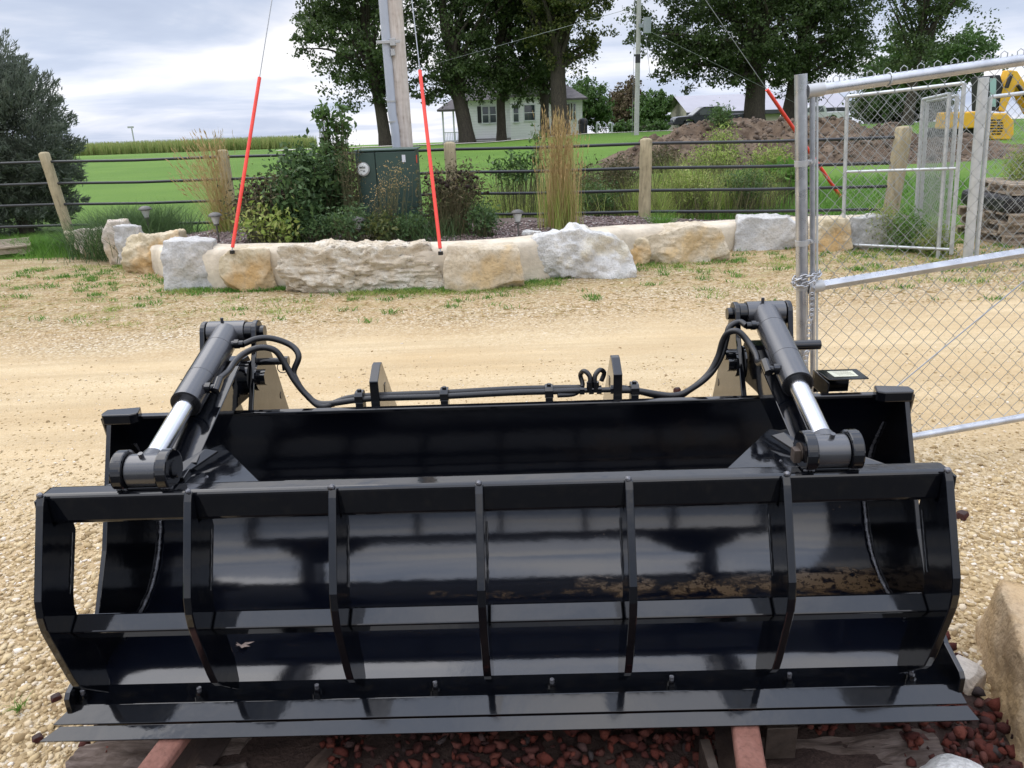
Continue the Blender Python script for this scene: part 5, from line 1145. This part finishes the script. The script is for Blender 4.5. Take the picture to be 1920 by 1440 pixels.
m = MB(); m.prismv([(xl - .4, hy - .4, ze), (xl - .4, hy + 8.4, ze), (xl - .4, hy + 4, ze + 3.2)], (xr - xl + .8, 0, 0)); m.build('roof', ROOF, H_)
# dormer gable in front
gx0, gx1 = s_(956, 200).x, s_(1012, 200).x; m = MB(); m.bb(gx0, gx1, hy - .9, hy - .005, zg + .3, ze + .1); m.build('bay_wall', SID, H_)
m = MB(); m.prismv([(gx0 - .3, hy - 1.2, ze + .1), (gx1 + .3, hy - 1.2, ze + .1), ((gx0 + gx1) / 2, hy - 1.2, ze + 1.5)], (0, 3.6, 0)); m.build('bay_roof', ROOF, H_)
wr = s_(1092, 250, hy + 1).x; m = MB(); m.bb(xr + .005, wr, hy + 1, hy + 9, zg + .3, ze - .1); m.build('wing_wall', SID, H_)
m = MB(); z0 = ze - .1; x0_, x1_, y0_, y1_ = xr - .4, wr + .45, hy + .6, hy + 9.4; m.add([(x0_, y0_, z0), (x1_, y0_, z0), (x1_, y1_, z0), (x0_, y1_, z0), (x0_ - 2, hy + 5, z0 + 1.3), (x1_ - 1.6, hy + 5, z0 + 1.3)], [(0, 1, 5, 4), (1, 2, 5), (2, 3, 4, 5), (3, 0, 4), (3, 2, 1, 0)]); m.bb(x0_, x1_, y0_ - .04, y0_ - .001, z0 - .14, z0 + .02); m.build('wing_roof', ROOF, H_)
def window(x0, x1, z0, z1, y, shut=0, blind=0):
    m = MB(); t = .09
    m.bb(x0 - t, x1 + t, y - .06, y - .002, z1, z1 + t); m.bb(x0 - t, x1 + t, y - .08, y - .002, z0 - t, z0); m.bb(x0 - t, x0, y - .06, y - .002, z0, z1); m.bb(x1, x1 + t, y - .06, y - .002, z0, z1); m.bb(x0, x1, y - .045, y - .003, (z0 + z1) / 2 - .025, (z0 + z1) / 2 + .025)
    f = m.build('window', TRIM, H_); m = MB(); m.bb(x0, x1, y - .03, y - .0035, z0, (z0 + z1) / 2 - .026); m.bb(x0, x1, y - .03, y - .0035, (z0 + z1) / 2 + .026, z1); m.build('pane', GLASS, f)
    if shut: m = MB(); m.bb(x0 - t - .34, x0 - t - .01, y - .05, y - .002, z0, z1 + .05); m.build('shutter', SHUT, H_)
zz0, zz1 = s_(915, 230).z, s_(915, 200).z
window(s_(905, 220).x, s_(916, 220).x, zz0, zz1, hy, 1); window(s_(919, 220).x, s_(930, 220).x, zz0, zz1, hy)
window(s_(963, 220).x, s_(972, 220).x, zz0, zz1, hy - .9); window(s_(983, 220).x, s_(1002, 220).x, zz0 + .1, zz1, hy - .9)
window(s_(1065, 220).x, s_(1070, 220).x, zz0, zz1, hy + 1); window(s_(1077, 220).x, s_(1081, 220).x, zz0, zz1, hy + 1, 1)
m = MB(); q = s_(1062, 215); m.bb(s_(1056, 220).x, s_(1061, 220).x, hy + .96, hy + .998, zg + .3, zz1); m.build('door', TRIM, H_)
px0_, px1_ = s_(828, 250).x, xl - .05; m = MB(); m.bb(px0_, px1_, hy + .3, hy + 5, zg - .3, zg + .3); pc = m.build('porch', FND, H_)
m = MB()
for xx in (px0_ + .15, (px0_ + px1_) / 2 - .1): m.bb(xx - .07, xx + .07, hy + .4, hy + .54, zg + .3, s_(840, 203).z)
m.build('porch_post', TRIM, H_)
m = MB(); zr = zg + 1.1; m.bb(px0_ + .22, px1_, hy + .44, hy + .5, zr, zr + .07); m.bb(px0_ + .22, px1_, hy + .44, hy + .5, zg + .42, zg + .48); xx = px0_ + .3
while xx < px1_: m.bb(xx, xx + .04, hy + .45, hy + .49, zg + .48, zr); xx += .14
m.build('porch_railing', TRIM, H_)
m = MB(); zp = s_(840, 205).z; xa_, xb_ = s_(819, 205).x, xl + .1; m.add([(xa_, hy, zp), (xb_, hy, zp), (xb_, hy + 5.3, zp), (xa_, hy + 5.3, zp), (xb_ - 1.1, hy + 2.6, zp + 1.15), (xb_, hy + 2.6, zp + 1.15), (xa_, hy, zp - .16), (xb_, hy, zp - .16), (xb_, hy + 5.3, zp - .16), (xa_, hy + 5.3, zp - .16)], [(0, 1, 5, 4), (2, 3, 4, 5), (3, 0, 4), (0, 6, 7, 1), (9, 8, 7, 6), (3, 9, 6, 0)]); m.build('porch_roof', ROOF, H_)
m = MB(); m.prismv([(s_(893, 256).x, hy - 1.3, zg), (s_(932, 250).x, hy - 1.3, zg), (s_(932, 250).x, hy - .06, zg), (s_(893, 250).x, hy - .06, zg)], (0, .0, .42)); m.build('cellar_hatch', FND, H_, .05)
# barn
by = 100; m = MB(); q0 = dp(1297, 225, by); q1 = dp(1590, 205, by); zc_ = dp(1400, 207, by).z
BN = empty('metal_barn', ((q0.x + q1.x) / 2, by + 6, -1), 'long pale metal roofed barn behind the big trees and the pickup', 'barn')
m.bb(q0.x, q1.x, by, by + 14, -1.6, zc_ - .5); zr = dp(1400, 176, by + 7).z; m.prismv([(q0.x, by, zc_ - .499), (q0.x, by + 14, zc_ - .499), (q0.x, by + 7, zr - .3)], (q1.x - q0.x, 0, 0)); m.build('barn_wall', simple('cream_metal_wall', (.45, .42, .34), .6), BN)
zr = dp(1400, 176, by + 7).z; m = MB(); m.add([(q0.x - .8, by - .7, zc_), (q1.x + .8, by - .7, zc_), (q1.x + .8, by + 7, zr), (q0.x - .8, by + 7, zr), (q1.x + .8, by + 14.7, zc_), (q0.x - .8, by + 14.7, zc_)], [(0, 1, 2, 3), (3, 2, 4, 5)]); m.build('barn_roof', simple('pale_metal_roof', (.30, .29, .32), .5, 0, .5, .05, .3), BN)
m = MB(); m.bb(q0.x - .8, q1.x + .8, by - .71, by - .4, zc_ - .45, zc_ - .02); m.build('eave_shadow_strip', simple('painted_eave_shadow', (.05, .05, .06), .6), BN)  # dark strip painted in for the shadow below the eave
# ------------------------------------------------------------------ pickups
def pickup(x, y, z, paint, lb, flip=1, sc=1.):
    e = empty('pickup_truck', (x, y, z), lb, 'pickup truck', 'pickups parked behind the mound')
    body = [(0, .45), (.02, .80), (.10, .95), (.30, 1.02), (1.35, 1.08), (2.05, 1.62), (2.25, 1.70), (3.35, 1.70), (3.55, 1.62), (3.75, 1.10), (5.35, 1.10), (5.4, .50), (4.75, .45), (4.65, .72), (4.3, .86), (3.95, .72), (3.85, .45), (1.55, .45), (1.45, .72), (1.1, .86), (.75, .72), (.65, .45)]
    m = MB(); m.prismv([(px_, -.9, pz) for px_, pz in body], (0, 1.8, 0)); o = m.build('body', paint, None, .04); o.parent = e
    for wx_ in (1.1, 4.3):
        for yy_ in (-.88, .66):
            m = MB(); m.cyl((wx_, yy_, .38), (wx_, yy_ + .22, .38), .38, 24); o = m.build('wheel', RUBBER, None, .03); o.parent = e; m = MB(); m.cyl((wx_, yy_ - .015 if yy_ < 0 else yy_ + .22, .38), (wx_, yy_ + .0 if yy_ < 0 else yy_ + .235, .38), .22, 18); o2 = m.build('rim', GALV, None, .01); o2.parent = o
    m = MB(); m.prismv([(1.62, -.905, 1.13), (2.12, -.905, 1.58), (2.72, -.905, 1.60), (2.72, -.905, 1.13)], (0, .004, 0)); m.prismv([(2.80, -.905, 1.13), (2.80, -.905, 1.60), (3.32, -.905, 1.60), (3.5, -.905, 1.13)], (0, .004, 0)); o = m.build('side_window', simple('truck_glass', (.10, .11, .12), .1, 0, .6), None); o.parent = e
    m = MB(); m.prismv([(1.40, -.78, 1.12), (2.04, -.78, 1.625), (2.04, .78, 1.625), (1.40, .78, 1.12)], (-.012, 0, .012)); o = m.build('windshield', simple('windshield_glass', (.45, .46, .48), .12, 0, .6), None); o.parent = e
    m = MB(); m.bb(1.72, 1.90, -1.05, -.905, 1.12, 1.28); o = m.build('mirror', paint, None, .02); o.parent = e
    m = MB(); m.bb(-.03, .02, -.8, -.55, .70, .86); o = m.build('headlight', LAMPG, None, .01); o.parent = e
    m = MB(); m.bb(-.12, .05, -.88, .88, .44, .62); o = m.build('bumper', SHUT, None, .02); o.parent = e
    return e
NAVY = simple('dark_navy_car_paint', (.010, .012, .022), .2, 0, .6); WHT = simple('white_car_paint', (.6, .6, .6), .3)
q = dp(1264, 246, 62); pickup(q.x, 62.9, q.z, NAVY, 'dark navy pickup half hidden by the dirt mound')
q = dp(1466, 232, 75); pickup(q.x, 75, q.z - .2, WHT, 'white pickup glimpsed between the two big trunks')
# ------------------------------------------------------------------ second power pole
PG = wood('silvery_power_pole', (.34, .33, .31), (.46, .45, .43), (7, 7, .5)); q = dp(1193, 262, 47); e = empty('power_pole', (q.x, 47, 0), 'slim grey power pole with transformer left of the big trees', 'power pole')
m = MB(); m.tube([(q.x, 47, -.2), (q.x, 47, 6), (q.x, 47, 13)], [.15, .13, .105], 14); m.build('pole_shaft', PG, e)
m = MB(); zb_ = dp(1197, 118, 47).z; m.cyl((q.x, 47, zb_), (q.x, 47, zb_ + .45), .145, 14); m.build('dark_band', SHUT, e)
t = dp(1210, 62, 46.7); m = MB(); m.cyl((q.x + .45, 46.8, t.z), (q.x + .45, 46.8, t.z + .8), .22, 18); m.bb(q.x, q.x + .3, 46.78, 46.86, t.z + .3, t.z + .5); m.build('transformer', simple('transformer_grey', (.25, .27, .29), .5), e)
m = MB()
for pts in (((q.x, 47, t.z + 1.4), (q.x - 16, 56, t.z - 1.5)), ((q.x, 47, t.z + .4), (q.x + 14, 60, t.z - 4)), ((q.x - .25, 47, .1), (q.x - .2, 47, 9)), ((q.x + .4, 47, t.z), (q.x + .75, 47, 3.2))): m.tube(pts, .012, 4)
m.build('service_wire', GUY, e)
# small far things
for k, px in enumerate((1119, 1147)):
    q = dp(px, 247, 72); z0 = tz(q.x, 72); m = MB(); m.tube(smooth_path([(q.x, 72, z0 - .2), (q.x, 72, z0 + .75), (q.x + .1 - .3 * k, 72, z0 + .95), (q.x + .3 - .6 * k, 72, z0 + .75)], 5), .08, 8); o = m.build('vent_pipe', TRIM, None, off=(q.x, 72, z0)); tag(o, ('white hooked vent pipe nearer the farmhouse', 'white hooked vent pipe nearer the power pole')[k], 'vent pipe', 'white hooked vent pipes')
q = dp(1093, 250, 60); z0 = tz(q.x, 60); e = empty('barbecue_grill', (q.x, 60, z0), 'black covered grill at the right corner of the farmhouse', 'grill'); m = MB(); m.bb(q.x - .3, q.x + .3, 59.7, 60.3, z0, z0 + .75); m.build('grill_cart', SHUT, e, .03); m = MB(); m.lathe((q.x, 60, z0 + .76), [(.36, 0), (.36, .2), (.25, .36), (.05, .40)], 14); m.build('grill_lid', SHUT, e)
q = dp(252, 268, 190); m = MB(); m.tube([(q.x, 190, q.z - 2), (q.x, 190, q.z + 3.6)], .16, 6); m.bb(q.x - .9, q.x + .5, 189.9, 190.1, q.z + 3.3, q.z + 3.7); o = m.build('light_tower', GREYM, None, off=(q.x, 190, q.z - 2)); tag(o, 'tiny distant light tower above the corn', 'light tower')

# ------------------------------------------------------------------ excavator
YEL = simple('excavator_yellow', (.72, .40, .03), .45, 0, .5, .12, 2); EX = 31.
def ex(px, py, y=EX): return dp(px, py, y)
q = ex(1830, 285); e = empty('excavator', (q.x, EX + 1.2, tz(q.x, EX)), 'yellow excavator with slotted rear cover standing beyond the mesh fence', 'excavator')
def exb(name, p0_, p1_, y0_, y1_, mat, bev=.05, par=None):
    a = ex(*p0_); b = ex(*p1_); m = MB(); m.bb(a.x, b.x, y0_, y1_, b.z, a.z); return m.build(name, mat, par or e, bev)
exb('engine_cover', (1774, 211), (1836, 240), EX, EX + .7, YEL)
P = [(1838, 212), (1884, 212), (1897, 226), (1897, 252), (1890, 262), (1856, 262), (1838, 236)]; m = MB(); m.prismv([ex(*p) - Vector((0, .15, 0)) for p in P], (0, .9, 0)); cw = m.build('counterweight', YEL, e, .05)
m = MB()
for r_ in range(6):
    for c_ in range(2):
        w_ = (9, 11, 12, 12, 10, 7)[r_]; x0_ = 1868 + (-w_ - 1 if c_ == 0 else 1); a = ex(x0_, 224 + r_ * 5.2, EX - .16); b = ex(x0_ + w_, 226.3 + r_ * 5.2, EX - .16); m.bb(a.x, b.x, EX - .165, EX - .152, b.z, a.z)
m.build('vent_slots', RUBBER, cw)
exb('undercarriage', (1790, 241), (1850, 262), EX + .3, EX + 2, SHUT)
a = ex(1760, 275); b = ex(1900, 298); 
for yy_ in (EX - .1, EX + 1.8): m = MB(); pr_ = [(a.x + .2, b.z + .35), (a.x, b.z + .2), (a.x + .2, b.z), (b.x - .2, b.z), (b.x, b.z + .2), (b.x - .2, b.z + .4)]; m.prismv([(x, yy_, z) for x, z in pr_], (0, .5, 0)); m.build('track', RUBBER, e, .05)
P = [(1852, 142), (1876, 140), (1882, 160), (1874, 208), (1852, 208)]; m = MB(); m.prismv([ex(*p) for p in P], (0, 1.1, 0)); cb = m.build('cab', SHUT, e, .04)
P = [(1856, 147), (1868, 146), (1867, 200), (1856, 200)]; m = MB(); m.prismv([ex(*p) - Vector((0, .006, 0)) for p in P], (0, .004, 0)); m.build('cab_glass', simple('green_tint_glass', (.30, .45, .42), .1), cb)
P = [(1866, 205), (1880, 168), (1893, 131), (1908, 133), (1930, 168), (1950, 210), (1932, 215), (1906, 165), (1892, 190), (1884, 210)]; m = MB(); m.prismv([ex(*p) for p in P], (0, .45, 0)); m.build('boom', YEL, e, .03)
m = MB(); m.tube([ex(1893, 140) - Vector((0, .1, 0)), ex(1884, 165) - Vector((0, .1, 0))], .07, 10); m.tube([ex(1905, 160) - Vector((0, .1, 0)), ex(1925, 190) - Vector((0, .1, 0))], .06, 10); m.build('boom_cylinder', SHUT, e)
